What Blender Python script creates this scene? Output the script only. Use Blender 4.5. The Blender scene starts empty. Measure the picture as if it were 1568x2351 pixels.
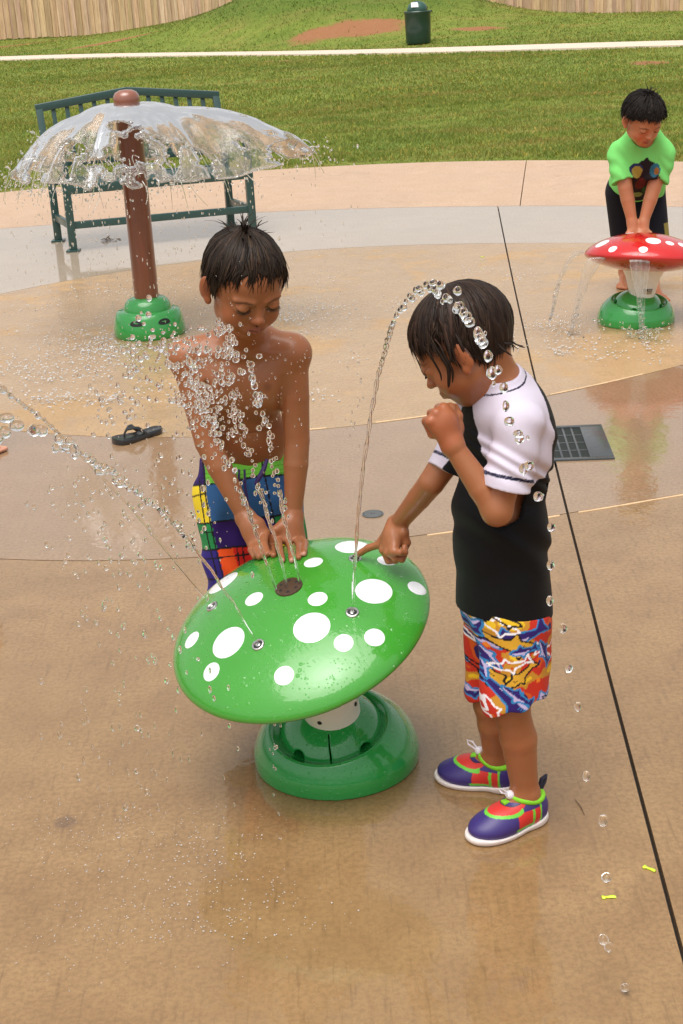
EXPO = 0.36
import bpy, bmesh, math, random, time
import numpy as np
import openvdb
from mathutils import Vector, Matrix
T0 = time.time()
random.seed(7); RNG = np.random.default_rng(7)
scene = bpy.context.scene
COL = scene.collection
R = math.radians
# ---------------------------------------------------------------- camera frame
FPX, TH, RO, CH = 3300.0, R(20.3), R(3.3), 1.55
_F = np.array([0, math.cos(TH), -math.sin(TH)]); _U = np.array([0, math.sin(TH), math.cos(TH)]); _R = np.array([1., 0, 0])
CR = math.cos(RO) * _R - math.sin(RO) * _U
CU = math.sin(RO) * _R + math.cos(RO) * _U
EYE = np.array([0, 0, CH])
def ray(px, py):
    d = _F * FPX + CR * (px - 784) + CU * (1175.5 - py)
    return d / np.linalg.norm(d)
def G(px, py, z=0.0):
    d = ray(px, py); return EYE + d * ((z - CH) / d[2])
def AT(px, py, Y):
    d = ray(px, py); return EYE + d * (Y / d[1])
cd = bpy.data.cameras.new('camera'); cam = bpy.data.objects.new('camera', cd); COL.objects.link(cam)
cd.sensor_fit = 'VERTICAL'; cd.sensor_height = 24; cd.lens = 24 * FPX / 2351
cd.clip_start = .05; cd.clip_end = 500
cam.location = EYE
cam.matrix_world = Matrix(((CR[0], CU[0], -_F[0], 0), (CR[1], CU[1], -_F[1], 0), (CR[2], CU[2], -_F[2], CH), (0, 0, 0, 1)))
scene.camera = cam
# ---------------------------------------------------------------- object helpers
def link(o, parent=None):
    COL.objects.link(o)
    if parent is not None: o.parent = parent
    return o
def tag(o, label=None, cat=None, group=None, kind=None):
    if label: o['label'] = label
    if cat: o['category'] = cat
    if group: o['group'] = group
    if kind: o['kind'] = kind
    return o
def empty(name, loc, label=None, cat=None, group=None):
    o = bpy.data.objects.new(name, None); link(o); o.location = [float(v) for v in loc]; o.empty_display_size = .05
    return tag(o, label, cat, group)
def mesh_np(name, V, faces_list, m=None, parent=None, smooth=True, cols=None):
    """V (n,3) world coords; faces_list: list of int arrays (m,3) or (m,4). Parent: unrotated empty or object -> coordinates made local."""
    V = np.asarray(V, dtype=np.float32)
    if parent is not None: V = V - np.array(world_loc(parent), dtype=np.float32)
    me = bpy.data.meshes.new(name)
    me.vertices.add(len(V)); me.vertices.foreach_set('co', V.ravel())
    loops = []; starts = []; n = 0
    for F in faces_list:
        F = np.asarray(F, dtype=np.int32)
        if len(F) == 0: continue
        k = F.shape[1]; starts.append(n + np.arange(len(F)) * k); loops.append(F.ravel()); n += F.size
    loops = np.concatenate(loops); starts = np.concatenate(starts)
    me.loops.add(len(loops)); me.loops.foreach_set('vertex_index', loops)
    me.polygons.add(len(starts)); me.polygons.foreach_set('loop_start', starts.astype(np.int32))
    me.update(calc_edges=True); me.validate()
    me.polygons.foreach_set('use_smooth', np.full(len(me.polygons), smooth))
    if cols is not None:
        a = me.color_attributes.new('Col', 'FLOAT_COLOR', 'POINT')
        c = np.ones((len(V), 4), dtype=np.float32); c[:, :3] = cols; a.data.foreach_set('color', c.ravel())
    if m is not None: me.materials.append(m)
    return link(bpy.data.objects.new(name, me), parent)
def world_loc(o):
    v = Vector((0, 0, 0))
    while o is not None: v = v + o.location; o = o.parent
    return v
class MB:
    """collects primitive shapes into one mesh (world coordinates)"""
    def __init__(s): s.v = []; s.f = []
    def add(s, V, F):
        n = len(s.v); s.v += [tuple(map(float, p)) for p in V]; s.f += [tuple(i + n for i in f) for f in F]; return s
    def box(s, c, size, M=None, bev=0.0):
        x, y, z = [q / 2 for q in size]
        bm = bmesh.new(); bmesh.ops.create_cube(bm, size=1.0, matrix=Matrix.Diagonal((2 * x, 2 * y, 2 * z, 1)))
        if bev: bmesh.ops.bevel(bm, geom=bm.edges[:], offset=bev, segments=2, affect='EDGES', profile=.6)
        M3 = np.eye(3) if M is None else np.asarray(M)
        V = [np.asarray(c) + M3 @ np.array(v.co) for v in bm.verts]; bm.verts.index_update()
        F = [[v.index for v in f.verts] for f in bm.faces]; bm.free(); return s.add(V, F)
    def bar(s, a, b, w, h, up=(0, 0, 1), bev=.004):
        a = np.asarray(a, float); b = np.asarray(b, float); d = b - a; L = np.linalg.norm(d); d /= L
        u = np.asarray(up, float); x = np.cross(d, u); x /= np.linalg.norm(x); u = np.cross(x, d)
        return s.box((a + b) / 2, (w, L, h), np.array([x, d, u]).T, bev)
    def tube(s, pts, rad, seg=8, cap=True):
        pts = [np.asarray(p, float) for p in pts]; n = len(pts)
        if not hasattr(rad, '__len__'): rad = [rad] * n
        V = []; F = []; x = None
        for i, p in enumerate(pts):
            d = pts[min(i + 1, n - 1)] - pts[max(i - 1, 0)]; d = d / (np.linalg.norm(d) + 1e-9)
            if x is None:
                x = np.cross(d, [0, 0, 1.]);
                if np.linalg.norm(x) < .1: x = np.cross(d, [1., 0, 0])
            x = x - d * (x @ d); x /= np.linalg.norm(x); y = np.cross(d, x)
            for k in range(seg):
                a = 2 * math.pi * k / seg; V.append(p + rad[i] * (math.cos(a) * x + math.sin(a) * y))
        for i in range(n - 1):
            for k in range(seg):
                k2 = (k + 1) % seg; F.append((i * seg + k, i * seg + k2, (i + 1) * seg + k2, (i + 1) * seg + k))
        if cap: F.append(tuple(range(seg))[::-1]); F.append(tuple((n - 1) * seg + k for k in range(seg)))
        return s.add(V, F)
    def lathe(s, prof, c=(0, 0, 0), M=None, seg=64, caps=True):
        """prof: list of (radius, height); revolve about local z"""
        M3 = np.eye(3) if M is None else np.asarray(M); V = []; F = []; n = len(prof)
        for r, h in prof:
            for k in range(seg):
                a = 2 * math.pi * k / seg; V.append(np.asarray(c) + M3 @ np.array([r * math.cos(a), r * math.sin(a), h]))
        for i in range(n - 1):
            for k in range(seg):
                k2 = (k + 1) % seg; F.append((i * seg + k, i * seg + k2, (i + 1) * seg + k2, (i + 1) * seg + k))
        if caps:
            F.append(tuple(range(seg))[::-1]); F.append(tuple((n - 1) * seg + k for k in range(seg)))
        return s.add(V, F)
    def build(s, name, m, parent=None, smooth=True, angle=40):
        o0 = np.array(world_loc(parent)) if parent is not None else np.zeros(3)
        me = bpy.data.meshes.new(name); me.from_pydata([tuple(np.asarray(v) - o0) for v in s.v], [], s.f); me.validate()
        me.materials.append(m)
        bm = bmesh.new(); bm.from_mesh(me); bmesh.ops.recalc_face_normals(bm, faces=bm.faces[:])
        for e in bm.edges:
            if len(e.link_faces) == 2 and e.calc_face_angle(0) > R(angle): e.smooth = False
        for f in bm.faces: f.smooth = smooth
        bm.to_mesh(me); bm.free()
        return link(bpy.data.objects.new(name, me), parent)
# ---------------------------------------------------------------- materials
class NT:
    def __init__(s, name):
        s.m = bpy.data.materials.new(name); s.m.use_nodes = True; s.t = s.m.node_tree; s.t.nodes.clear()
        s.out = s.t.nodes.new('ShaderNodeOutputMaterial')
    def n(s, typ, ins=None, **kw):
        x = s.t.nodes.new('ShaderNode' + typ)
        for k, v in kw.items(): setattr(x, k, v)
        for k, v in (ins or {}).items():
            sock = x.inputs[k]
            if isinstance(v, bpy.types.NodeSocket): s.t.links.new(v, sock)
            else: sock.default_value = v
        return x
    def math(s, op, a, b=0.0, c=0.0, clamp=False):
        x = s.n('Math', {0: a, 1: b, 2: c}, operation=op); x.use_clamp = clamp; return x.outputs[0]
    def vmath(s, op, a, b=(0, 0, 0)):
        x = s.n('VectorMath', {0: a, 1: b}, operation=op); return x.outputs[0]
    def ramp(s, fac, stops, interp='LINEAR'):
        x = s.n('ValToRGB', {0: fac}); cr = x.color_ramp; cr.interpolation = interp
        while len(cr.elements) < len(stops): cr.elements.new(0.5)
        for e, (p, c) in zip(cr.elements, stops):
            e.position = p; e.color = (c[0], c[1], c[2], 1) if hasattr(c, '__len__') else (c, c, c, 1)
        return x.outputs[0]
    def mix(s, fac, a, b, blend='MIX'):
        x = s.n('Mix', data_type='RGBA', blend_type=blend)
        for i, v in ((0, fac), (6, a), (7, b)):
            if isinstance(v, bpy.types.NodeSocket): s.t.links.new(v, x.inputs[i])
            else: x.inputs[i].default_value = v if i == 0 else (v[0], v[1], v[2], 1)
        return x.outputs[2]
    def noise(s, vec, scale, detail=4, rough=.55, dist=0.0):
        return s.n('TexNoise', {'Vector': vec, 'Scale': scale, 'Detail': detail, 'Roughness': rough, 'Distortion': dist}).outputs[0]
    def pos(s): return s.n('NewGeometry').outputs['Position']
    def bump(s, h, strength=.3, dist=.01, normal=None):
        i = {'Height': h, 'Strength': strength, 'Distance': dist}
        if normal is not None: i['Normal'] = normal
        return s.n('Bump', i).outputs[0]
    def pr(s, **kw):
        ins = {}
        for k, v in kw.items():
            k = {'color': 'Base Color', 'rough': 'Roughness', 'metal': 'Metallic', 'normal': 'Normal', 'coat': 'Coat Weight', 'coat_rough': 'Coat Roughness',
                 'coat_ior': 'Coat IOR', 'coat_normal': 'Coat Normal', 'ior': 'IOR', 'trans': 'Transmission Weight', 'sss': 'Subsurface Weight', 'sss_r': 'Subsurface Radius',
                 'sss_scale': 'Subsurface Scale', 'spec': 'Specular IOR Level', 'alpha': 'Alpha', 'sheen': 'Sheen Weight'}[k]
            if k == 'Base Color' and not isinstance(v, bpy.types.NodeSocket): v = (v[0], v[1], v[2], 1)
            ins[k] = v
        b = s.n('BsdfPrincipled', ins); s.t.links.new(b.outputs[0], s.out.inputs[0]); return b
def simple(name, color, rough=.5, metal=0., coat=0., coat_rough=.05, var=.12, scale=25., bump=0.0, bscale=200., spec=.5):
    t = NT(name); p = t.pos(); nz = t.noise(p, scale, 5)
    c = t.mix(nz, [q * (1 - var) for q in color], [min(1, q * (1 + var)) for q in color])
    kw = dict(color=c, rough=t.math('MULTIPLY_ADD', t.noise(p, scale * 2.3, 3), .15, rough - .075), metal=metal, coat=coat, coat_rough=coat_rough, spec=spec)
    if bump: kw['normal'] = t.bump(t.noise(p, bscale, 3), bump, .002)
    t.pr(**kw); return t.m
def sc(r, g, b):  # sRGB 0-255 -> linear
    return tuple(((v / 255) / 12.92 if v / 255 < .04045 else ((v / 255 + .055) / 1.055) ** 2.4) for v in (r, g, b))
# ---------------------------------------------------------------- SDF modelling
def rotm(fwd, up):
    """columns: right, forward, up"""
    f = np.asarray(fwd, float); f /= np.linalg.norm(f); u = np.asarray(up, float); r = np.cross(f, u); r /= np.linalg.norm(r); u = np.cross(r, f)
    return np.array([r, f, u]).T
class SDF:
    def __init__(s, lo, hi, h):
        s.lo = np.asarray(lo, float); s.h = h; s.n = np.ceil((np.asarray(hi, float) - s.lo) / h).astype(int) + 1
        s.ax = [(s.lo[i] + h * np.arange(s.n[i])).astype(np.float32) for i in range(3)]
        s.d = np.full(s.n, .03, dtype=np.float32)
    def _sl(s, lo, hi):
        a = np.clip(np.floor((lo - s.lo) / s.h).astype(int), 0, s.n); b = np.clip(np.ceil((hi - s.lo) / s.h).astype(int) + 1, 0, s.n)
        return tuple(slice(int(a[i]), int(b[i])) for i in range(3))
    def _apply(s, lo, hi, fn, k, op):
        m = k + .014 if op != 's' else k + .004
        sl = s._sl(np.asarray(lo) - m, np.asarray(hi) + m)
        if any(q.stop <= q.start for q in sl): return
        x = s.ax[0][sl[0]][:, None, None]; y = s.ax[1][sl[1]][None, :, None]; z = s.ax[2][sl[2]][None, None, :]
        p = fn(x, y, z).astype(np.float32); d = s.d[sl]
        if op == 'u':
            if k > 0: hh = np.maximum(k - np.abs(d - p), 0) / k; s.d[sl] = np.minimum(d, p) - hh * hh * k * .25
            else: s.d[sl] = np.minimum(d, p)
        elif op == 's':
            p = -p
            if k > 0: hh = np.maximum(k - np.abs(d - p), 0) / k; s.d[sl] = np.maximum(d, p) + hh * hh * k * .25
            else: s.d[sl] = np.maximum(d, p)
    def cone(s, a, b, ra, rb, k=.01, op='u', flat=None, fs=1.0, inf=0.0):
        a = np.asarray(a, float); b = np.asarray(b, float); ba = b - a; L = max(ba @ ba, 1e-9); r = max(ra, rb) + inf
        def fn(x, y, z):
            X, Y, Z = x - a[0], y - a[1], z - a[2]
            t = np.clip((X * ba[0] + Y * ba[1] + Z * ba[2]) / L, 0, 1)
            X = X - t * ba[0]; Y = Y - t * ba[1]; Z = Z - t * ba[2]
            if flat is not None:
                q = X * flat[0] + Y * flat[1] + Z * flat[2]
                rr = ra + (rb - ra) * t + inf; e = q * (1 / fs - 1); X = X + e * flat[0]; Y = Y + e * flat[1]; Z = Z + e * flat[2]
                return (np.sqrt(X * X + Y * Y + Z * Z) - rr) * (.5 + .5 * fs)
            return np.sqrt(X * X + Y * Y + Z * Z) - (ra + (rb - ra) * t) - inf
        s._apply(np.minimum(a, b) - r * max(1, fs), np.maximum(a, b) + r * max(1, fs), fn, k, op); return s
    def chain(s, pts, rads, k=.006, op='u', inf=0.0, flat=None, fs=1.0):
        for i in range(len(pts) - 1): s.cone(pts[i], pts[i + 1], rads[i], rads[i + 1], k, op, flat, fs, inf)
        return s
    def ell(s, c, r, M=None, k=.01, op='u', inf=0.0):
        c = np.asarray(c, float); r = np.asarray(r, float) + inf; M = np.eye(3) if M is None else M; rm = r.max()
        def fn(x, y, z):
            X, Y, Z = x - c[0], y - c[1], z - c[2]
            q = [(X * M[0, i] + Y * M[1, i] + Z * M[2, i]) / r[i] for i in range(3)]
            k0 = np.sqrt(q[0] ** 2 + q[1] ** 2 + q[2] ** 2); k1 = np.sqrt((q[0] / r[0]) ** 2 + (q[1] / r[1]) ** 2 + (q[2] / r[2]) ** 2) + 1e-9
            return k0 * (k0 - 1) / k1
        ext = np.sqrt(((M * r[None, :]) ** 2).sum(1))
        s._apply(c - ext, c + ext, fn, k, op); return s
    def cut(s, p, n):   # keep the side where (x-p).n < 0
        n = np.asarray(n, float); n /= np.linalg.norm(n)
        x = s.ax[0][:, None, None]; y = s.ax[1][None, :, None]; z = s.ax[2][None, None, :]
        s.d = np.maximum(s.d, ((x - p[0]) * n[0] + (y - p[1]) * n[1] + (z - p[2]) * n[2]).astype(np.float32)); return s
    def shell(s, t): s.d = np.maximum(s.d, -(s.d + t)); return s
    def disp(s, fn):
        x = s.ax[0][:, None, None]; y = s.ax[1][None, :, None]; z = s.ax[2][None, None, :]
        m = np.abs(s.d) < .012; i = np.nonzero(m); s.d[i] += fn(s.ax[0][i[0]], s.ax[1][i[1]], s.ax[2][i[2]]).astype(np.float32); return s
    def mesh(s):
        g = openvdb.FloatGrid(.03); g.copyFromArray(s.d.astype(np.float32), tolerance=0.0)
        P, T, Q = g.convertToPolygons(isovalue=0.0, adaptivity=0.0)
        P = P * s.h + s.lo
        return P.astype(np.float32), [T[:, ::-1], Q[:, ::-1]]
    def sample(s, P):
        """trilinear sample"""
        q = (np.asarray(P) - s.lo) / s.h; i = np.clip(np.floor(q).astype(int), 0, s.n - 2); f = q - i; r = 0
        for a in (0, 1):
            for b in (0, 1):
                for c in (0, 1):
                    w = (f[:, 0] if a else 1 - f[:, 0]) * (f[:, 1] if b else 1 - f[:, 1]) * (f[:, 2] if c else 1 - f[:, 2])
                    r = r + w * s.d[i[:, 0] + a, i[:, 1] + b, i[:, 2] + c]
        return r
def vnoise(P, scale, seed=0):
    """cheap smooth value noise, vectorised, about -1..1"""
    q = np.asarray(P, float) * scale + seed * 17.3; i = np.floor(q).astype(np.int64); f = q - i; f = f * f * (3 - 2 * f); r = 0
    def hsh(a, b, c):
        n = (a * 374761393 + b * 668265263 + c * 2147483647) & 0xffffffff; n = ((n ^ (n >> 13)) * 1274126177) & 0xffffffff
        return ((n ^ (n >> 16)) & 0xffff) / 32767.5 - 1
    for a in (0, 1):
        for b in (0, 1):
            for c in (0, 1):
                w = (f[..., 0] if a else 1 - f[..., 0]) * (f[..., 1] if b else 1 - f[..., 1]) * (f[..., 2] if c else 1 - f[..., 2])
                r = r + w * hsh(i[..., 0] + a, i[..., 1] + b, i[..., 2] + c)
    return r
# ================================================================ light
world = bpy.data.worlds.new('World'); scene.world = world; world.use_nodes = True
wt = world.node_tree; wt.nodes.clear()
SUN_EL, SUN_AZ = R(70), R(205)
sky = wt.nodes.new('ShaderNodeTexSky'); sky.sky_type = 'NISHITA'; sky.sun_disc = False; sky.sun_elevation = SUN_EL; sky.sun_rotation = SUN_AZ
sky.air_density = 1.0; sky.dust_density = 4.0; sky.ozone_density = 1.0
hs = wt.nodes.new('ShaderNodeHueSaturation'); hs.inputs['Saturation'].default_value = .10
bg = wt.nodes.new('ShaderNodeBackground'); bg.inputs[1].default_value = .15; wo = wt.nodes.new('ShaderNodeOutputWorld')
wt.links.new(sky.outputs[0], hs.inputs['Color']); wt.links.new(hs.outputs[0], bg.inputs[0]); wt.links.new(bg.outputs[0], wo.inputs[0])
sl = bpy.data.lights.new('sun', 'SUN'); sl.energy = 1.7; sl.angle = R(52); sl.color = (1, .95, .88)
so = bpy.data.objects.new('sun', sl); COL.objects.link(so)
sd = Vector((math.sin(SUN_AZ) * math.cos(SUN_EL), math.cos(SUN_AZ) * math.cos(SUN_EL), math.sin(SUN_EL)))
so.rotation_euler = sd.to_track_quat('Z', 'Y').to_euler()
scene.view_settings.view_transform = 'Standard'; scene.view_settings.look = 'None'; scene.view_settings.exposure = EXPO; scene.view_settings.gamma = 1
scene.cycles.max_bounces = 10; scene.cycles.transparent_max_bounces = 16; scene.cycles.transmission_bounces = 8; scene.cycles.glossy_bounces = 4
scene.cycles.caustics_reflective = False; scene.cycles.caustics_refractive = False
scene.cycles.use_denoising = True
# ================================================================ concrete
def concrete(name, base, dark, wet=1.0, puddle=0.5, ripple=.25, streak=0.0, rip_scale=14.0, dry_rough=.55, extra=None, wetdark=.78, cior=1.36):
    """puddle: share covered by standing water (mirror-like, rippled); wet: overall damp gloss"""
    t = NT(name); p = t.pos()
    big = t.noise(p, .9, 4, .6); mid = t.noise(p, 6, 6, .62); fine = t.noise(p, 90, 5, .7)
    c = t.mix(t.ramp(mid, [(.3, 0), (.72, 1)]), base, dark)
    c = t.mix(t.math('MULTIPLY', t.ramp(fine, [(.42, 0), (.62, 1)]), .48), c, [q * .55 for q in dark])
    c = t.mix(t.math('MULTIPLY', t.ramp(t.noise(p, 260, 2, .8), [(.64, 0), (.73, 1)]), .60), c, [q * .3 for q in dark])
    c = t.mix(t.math('MULTIPLY', t.ramp(big, [(.35, 0), (.65, 1)]), .55), c, [q * .72 for q in base])
    # broom strokes: stretched noise
    mp = t.n('Mapping', {'Vector': p, 'Rotation': (0, 0, R(-9)), 'Scale': (60, 5, 1)}).outputs[0]
    br = t.noise(mp, 1.6, 4, .65)
    c = t.mix(t.math('MULTIPLY', t.ramp(br, [(.55, 0), (.75, 1)]), .35 + streak), c, [q * .6 for q in dark])
    if extra: c = extra(t, p, c)
    pm = t.math('ADD', t.math('MULTIPLY', t.noise(p, 1.3, 5, .6, .3), .8), t.math('MULTIPLY', t.noise(p, 9, 3), .2))
    th = .5 + (.5 - puddle) * .45
    mask = t.ramp(pm, [(max(0, th - .05), 0), (min(1, th + .03), 1)])
    mask = t.math('MULTIPLY', mask, wet)
    c = t.mix(t.math('MULTIPLY', mask, 1 - wetdark), c, [q * .25 for q in dark])
    rp1 = t.n('Mapping', {'Vector': p, 'Scale': (1, .8, 1), 'Rotation': (0, 0, R(12))}).outputs[0]
    rp = t.math('ADD', t.noise(rp1, rip_scale, 3, .55, .9), t.math('MULTIPLY', t.noise(p, rip_scale * 4.2, 3, .6, .4), .35))
    bn = t.bump(t.math('ADD', fine, t.math('MULTIPLY', br, .6)), .35, .0022)
    cn = t.bump(rp, ripple, .012)
    cn2 = t.bump(t.math('ADD', fine, rp), .25, .002)
    rough = t.ramp(fine, [(.3, dry_rough - .1), (.7, dry_rough + .12)])
    b = t.pr(color=c, rough=rough, normal=bn, coat=1.0, coat_ior=cior, spec=.35)
    t.t.links.new(t.math('MULTIPLY_ADD', mask, .75, .25 * wet), b.inputs['Coat Weight'])
    t.t.links.new(t.math('MULTIPLY_ADD', mask, -.28, .30), b.inputs['Coat Roughness'])
    mx = t.n('Mix', data_type='VECTOR'); t.t.links.new(mask, mx.inputs[0]); t.t.links.new(cn2, mx.inputs[4]); t.t.links.new(cn, mx.inputs[5])
    t.t.links.new(mx.outputs[1], b.inputs['Coat Normal'])
    return t.m
def stain_shade(x, y, r, col, amt=.7, sc_=14):
    def fn(t, p, c):
        d = t.vmath('SUBTRACT', p, (x, y, 0)); d = t.n('VectorMath', {0: d}, operation='LENGTH').outputs['Value']
        d = t.math('ADD', d, t.math('MULTIPLY', t.math('SUBTRACT', t.noise(p, sc_ * 3, 4, .7), .5), r * 1.6))
        m = t.math('MULTIPLY', t.ramp(t.math('DIVIDE', d, r * 1.6), [(.35, 1), (.62, 0)]), amt)
        m = t.math('MULTIPLY', m, t.ramp(t.noise(p, 160, 4, .8), [(.35, .3), (.6, 1)]))
        return t.mix(m, c, col)
    return fn
def curve(pts, ext=14):
    """pixel points on the ground -> smooth y(x) as a quadratic fit with linear ends"""
    P = np.array([G(*p)[:2] for p in pts]); deg = 2 if len(P) < 5 else 3
    cf = np.polyfit(P[:, 0], P[:, 1], deg); x0, x1 = P[:, 0].min() - .15, P[:, 0].max() + .15
    dv = np.polyder(cf)
    def f(x):
        x = np.asarray(x, float); xc = np.clip(x, x0, x1)
        return np.polyval(cf, xc) + (x - xc) * np.polyval(dv, xc) * .9
    return f
C_grass = curve([(0, 462), (400, 425), (784, 400), (1200, 388), (1568, 392)])
C2 = curve([(0, 525), (300, 503), (600, 487), (1143, 473), (1568, 475)])
C3 = curve([(0, 675), (440, 600), (784, 570), (1165, 558), (1568, 560)])
C4 = curve([(0, 985), (240, 1003), (390, 1003), (800, 980), (1240, 912), (1568, 838)])
C5 = curve([(0, 1283), (460, 1280), (860, 1235), (1030, 1230), (1300, 1175), (1568, 1135)])
JP = np.array([G(*p)[:2] for p in [(1143, 473), (1165, 568), (1235, 915), (1300, 1165), (1395, 1500), (1480, 1838), (1568, 2230)]])
JF = np.polyfit(JP[:, 1], JP[:, 0], 3)
def JX(y):
    y = np.asarray(y, float); yc = np.clip(y, 1.5, 10.6); return np.polyval(JF, yc) + (y - yc) * .06
def slab(name, m, fa, fb, ga, gb, za=lambda x: 0 * x, zb=lambda x: 0 * x, gap=.006, split=True, jg=.008, kind='structure', jx=None, rows=8, label=None):
    """strip between y=fa(x) and y=fb(x), cut by the long joint; ga/gb retreat from the curve (joint gap)"""
    o = []
    if jx is None: jx = lambda y: JX(y)
    sides = ((-1, -16.0), (1, 16.0)) if split else ((0, 0),)
    for s, xe in sides:
        nx = 120; V = []
        tt = np.linspace(0, 1, nx) ** 2.2
        for j in range(rows):
            w = j / (rows - 1)
            if split:
                # x along the joint for this row
                yj = 5.0
                for _ in range(12): yj = float((1 - w) * (fa(jx(yj)) + ga) + w * (fb(jx(yj)) - gb))
                x0 = float(jx(yj)) + s * jg * .5; xs = x0 + (xe - x0) * tt
            else: xs = np.linspace(-16, 16, nx)
            ys = (1 - w) * (fa(xs) + ga) + w * (fb(xs) - gb); zs = (1 - w) * za(xs) + w * zb(xs)
            V.append(np.c_[xs, ys, zs])
        V = np.concatenate(V); F = [(j * nx + i, j * nx + i + 1, (j + 1) * nx + i + 1, (j + 1) * nx + i) for j in range(rows - 1) for i in range(nx - 1)]
        F = np.array(F)
        if s == -1: F = F[:, ::-1]
        # skirts down into the joints
        n0 = len(V); border = [i for i in range(nx)] + [(rows - 1) * nx + i for i in range(nx)] + [j * nx for j in range(rows)]
        V2 = list(V); F2 = list(map(tuple, F))
        def skirt(idx):
            b = len(V2)
            for i in idx: V2.append(V[i] - [0, 0, .02])
            for q in range(len(idx) - 1): F2.append((idx[q], idx[q + 1], b + q + 1, b + q))
        skirt(list(range(nx))); skirt([(rows - 1) * nx + i for i in range(nx)]); skirt([j * nx for j in range(rows)])
        ob = mesh_np(name, np.array(V2), [np.array(F2)], m, None, False)
        tag(ob, label, None, None, kind); o.append(ob)
    return o
near_extra = lambda t, p, c: stain_shade(*G(1290, 2440)[:2], .0, (0, 0, 0), 0)(t, p, c)
_st = G(150, 1888)
def ex_near(t, p, c):
    c = stain_shade(_st[0], _st[1], .028, (.10, .055, .035), .75)(t, p, c)
    _g = G(768, 1745); c = stain_shade(_g[0], _g[1], .27, (.12, .060, .022), .55, 4)(t, p, c)  # wet grime round the mushroom base, its contact shade and reflection painted in
    _g = G(1190, 1900); c = stain_shade(_g[0], _g[1], .16, (.17, .09, .035), .40, 5)(t, p, c)  # darker brown patch on the concrete under the shoes
    return c
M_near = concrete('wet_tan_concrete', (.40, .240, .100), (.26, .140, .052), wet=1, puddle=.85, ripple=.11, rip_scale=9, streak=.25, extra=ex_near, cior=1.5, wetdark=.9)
M_chan = concrete('flooded_channel_concrete', (.375, .235, .125), (.30, .178, .088), wet=1, puddle=.97, ripple=.11, rip_scale=9, wetdark=.95, cior=1.72)
M_pad = concrete('splashed_pad_concrete', (.53, .345, .175), (.43, .26, .12), wet=1, puddle=.60, ripple=.40, rip_scale=22, wetdark=.92)
M_band = concrete('grey_ring_concrete', (.52, .41, .30), (.45, .345, .25), wet=1, puddle=.9, ripple=.05, rip_scale=6, wetdark=.95)
M_kerb = concrete('dry_peach_concrete', (.60, .42, .29), (.52, .34, .22), wet=.12, puddle=.3, ripple=.03)
M_joint = simple('dark_joint_filler', (.022, .016, .012), .8)
M_lip = simple('pale_joint_edge', (.62, .42, .24), .6, var=.2, scale=60)
KH = .07
def edge0(x): return 0 * np.asarray(x, float) - 3.0
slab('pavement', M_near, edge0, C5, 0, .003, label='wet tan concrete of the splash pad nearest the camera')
slab('pavement', M_chan, C5, C4, .003, .003, label='flooded reflecting drainage channel of the splash pad')
slab('pavement', M_pad, C4, C3, .003, .004, label='splashed tan concrete around the brown pole')
slab('pavement', M_band, C3, C2, .004, .005, label='pale grey wet ring of concrete under the bench')
_a, _b = G(1195, 472), G(1206, 388, .07)
slab('kerb', M_kerb, C2, C_grass, .005, 0, zb=lambda x: KH + 0 * x, jx=lambda y: _a[0] + (np.asarray(y) - _a[1]) * (_b[0] - _a[0]) / (_b[1] - _a[1]), jg=.006, label='peach concrete kerb apron sloping up to the grass')
# sub-base below all joints
mb = MB(); mb.add([(-17, -4, -.018), (17, -4, -.018), (17, 13.5, -.018), (-17, 13.5, -.018)], [(0, 1, 2, 3)]); tag(mb.build('ground', M_joint), 'dark joint bed below the slabs', None, None, 'structure')
# pale worn edges of two ring joints (slightly proud mortar lips), broken up
def lip(f, x0, x1, w, dy, name='kerb'):
    xs = np.linspace(x0, x1, 500); V = []; F = []; keep = vnoise(np.c_[xs, xs * 0, xs * 0], 3.0, 3) > -.35
    for i, x in enumerate(xs):
        ww = w * (.6 + .4 * abs(math.sin(x * 37) * math.sin(x * 13)))
        V += [(x, f(x) + dy - ww, .0005), (x, f(x) + dy - ww * .3, .003), (x, f(x) + dy + ww * .3, .003), (x, f(x) + dy + ww, .0005)]
    for i in range(len(xs) - 1):
        if keep[i]:
            for k in range(3): F.append((i * 4 + k, i * 4 + 4 + k, i * 4 + 5 + k, i * 4 + 1 + k))
    tag(mesh_np('pavement', V, [np.array(F)], M_lip), 'pale worn mortar along a ring joint', None, None, 'structure')
lip(C4, -2.2, JX(5.3) - .05, .006, .010); lip(C4, JX(5.3) + .05, 2.4, .006, .010); lip(C5, JX(4.1) + .03, 2.2, .005, -.008); lip(C5, .25, JX(4.1) - .03, .005, -.008)
# ================================================================ lawn
def pathline(x): return G(0, 133)[1] + (np.asarray(x, float) - G(0, 133)[0]) * (G(1568, 99)[1] - G(0, 133)[1]) / (G(1568, 99)[0] - G(0, 133)[0])
def hill(x, y):
    x = np.asarray(x, float); y = np.asarray(y, float)
    base = KH - .01 + .0 * x
    line = pathline(x); mk = np.clip((y - line - .3) / 3.5, 0, 1); mk = mk * mk * (3 - 2 * mk)
    t = np.clip((y - line - 1.5) / 9, 0, 1); rise = .33 * t * t * (3 - 2 * t)
    cx, cy = .65, 43.0
    q = ((x - cx) / 4.2) ** 2 + ((y - cy) / 5.0) ** 2
    m = 1.72 * np.exp(-q * 1.25) * mk
    m2 = .22 * np.exp(-(((x + 5) / 3) ** 2 + ((y - 46) / 3) ** 2)) * mk
    return base - .06 * np.clip((y - 13) / 12, 0, 1) - .0 + rise + m + m2 + .02 * np.sin(x * .7 + y * .3) * np.clip((y - 14) / 5, 0, 1)
def GH(px, py):
    d = ray(px, py); ts = np.linspace(9, 90, 4000); P = EYE + ts[:, None] * d; i = np.argmax(P[:, 2] < hill(P[:, 0], P[:, 1])); return P[i]
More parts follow.
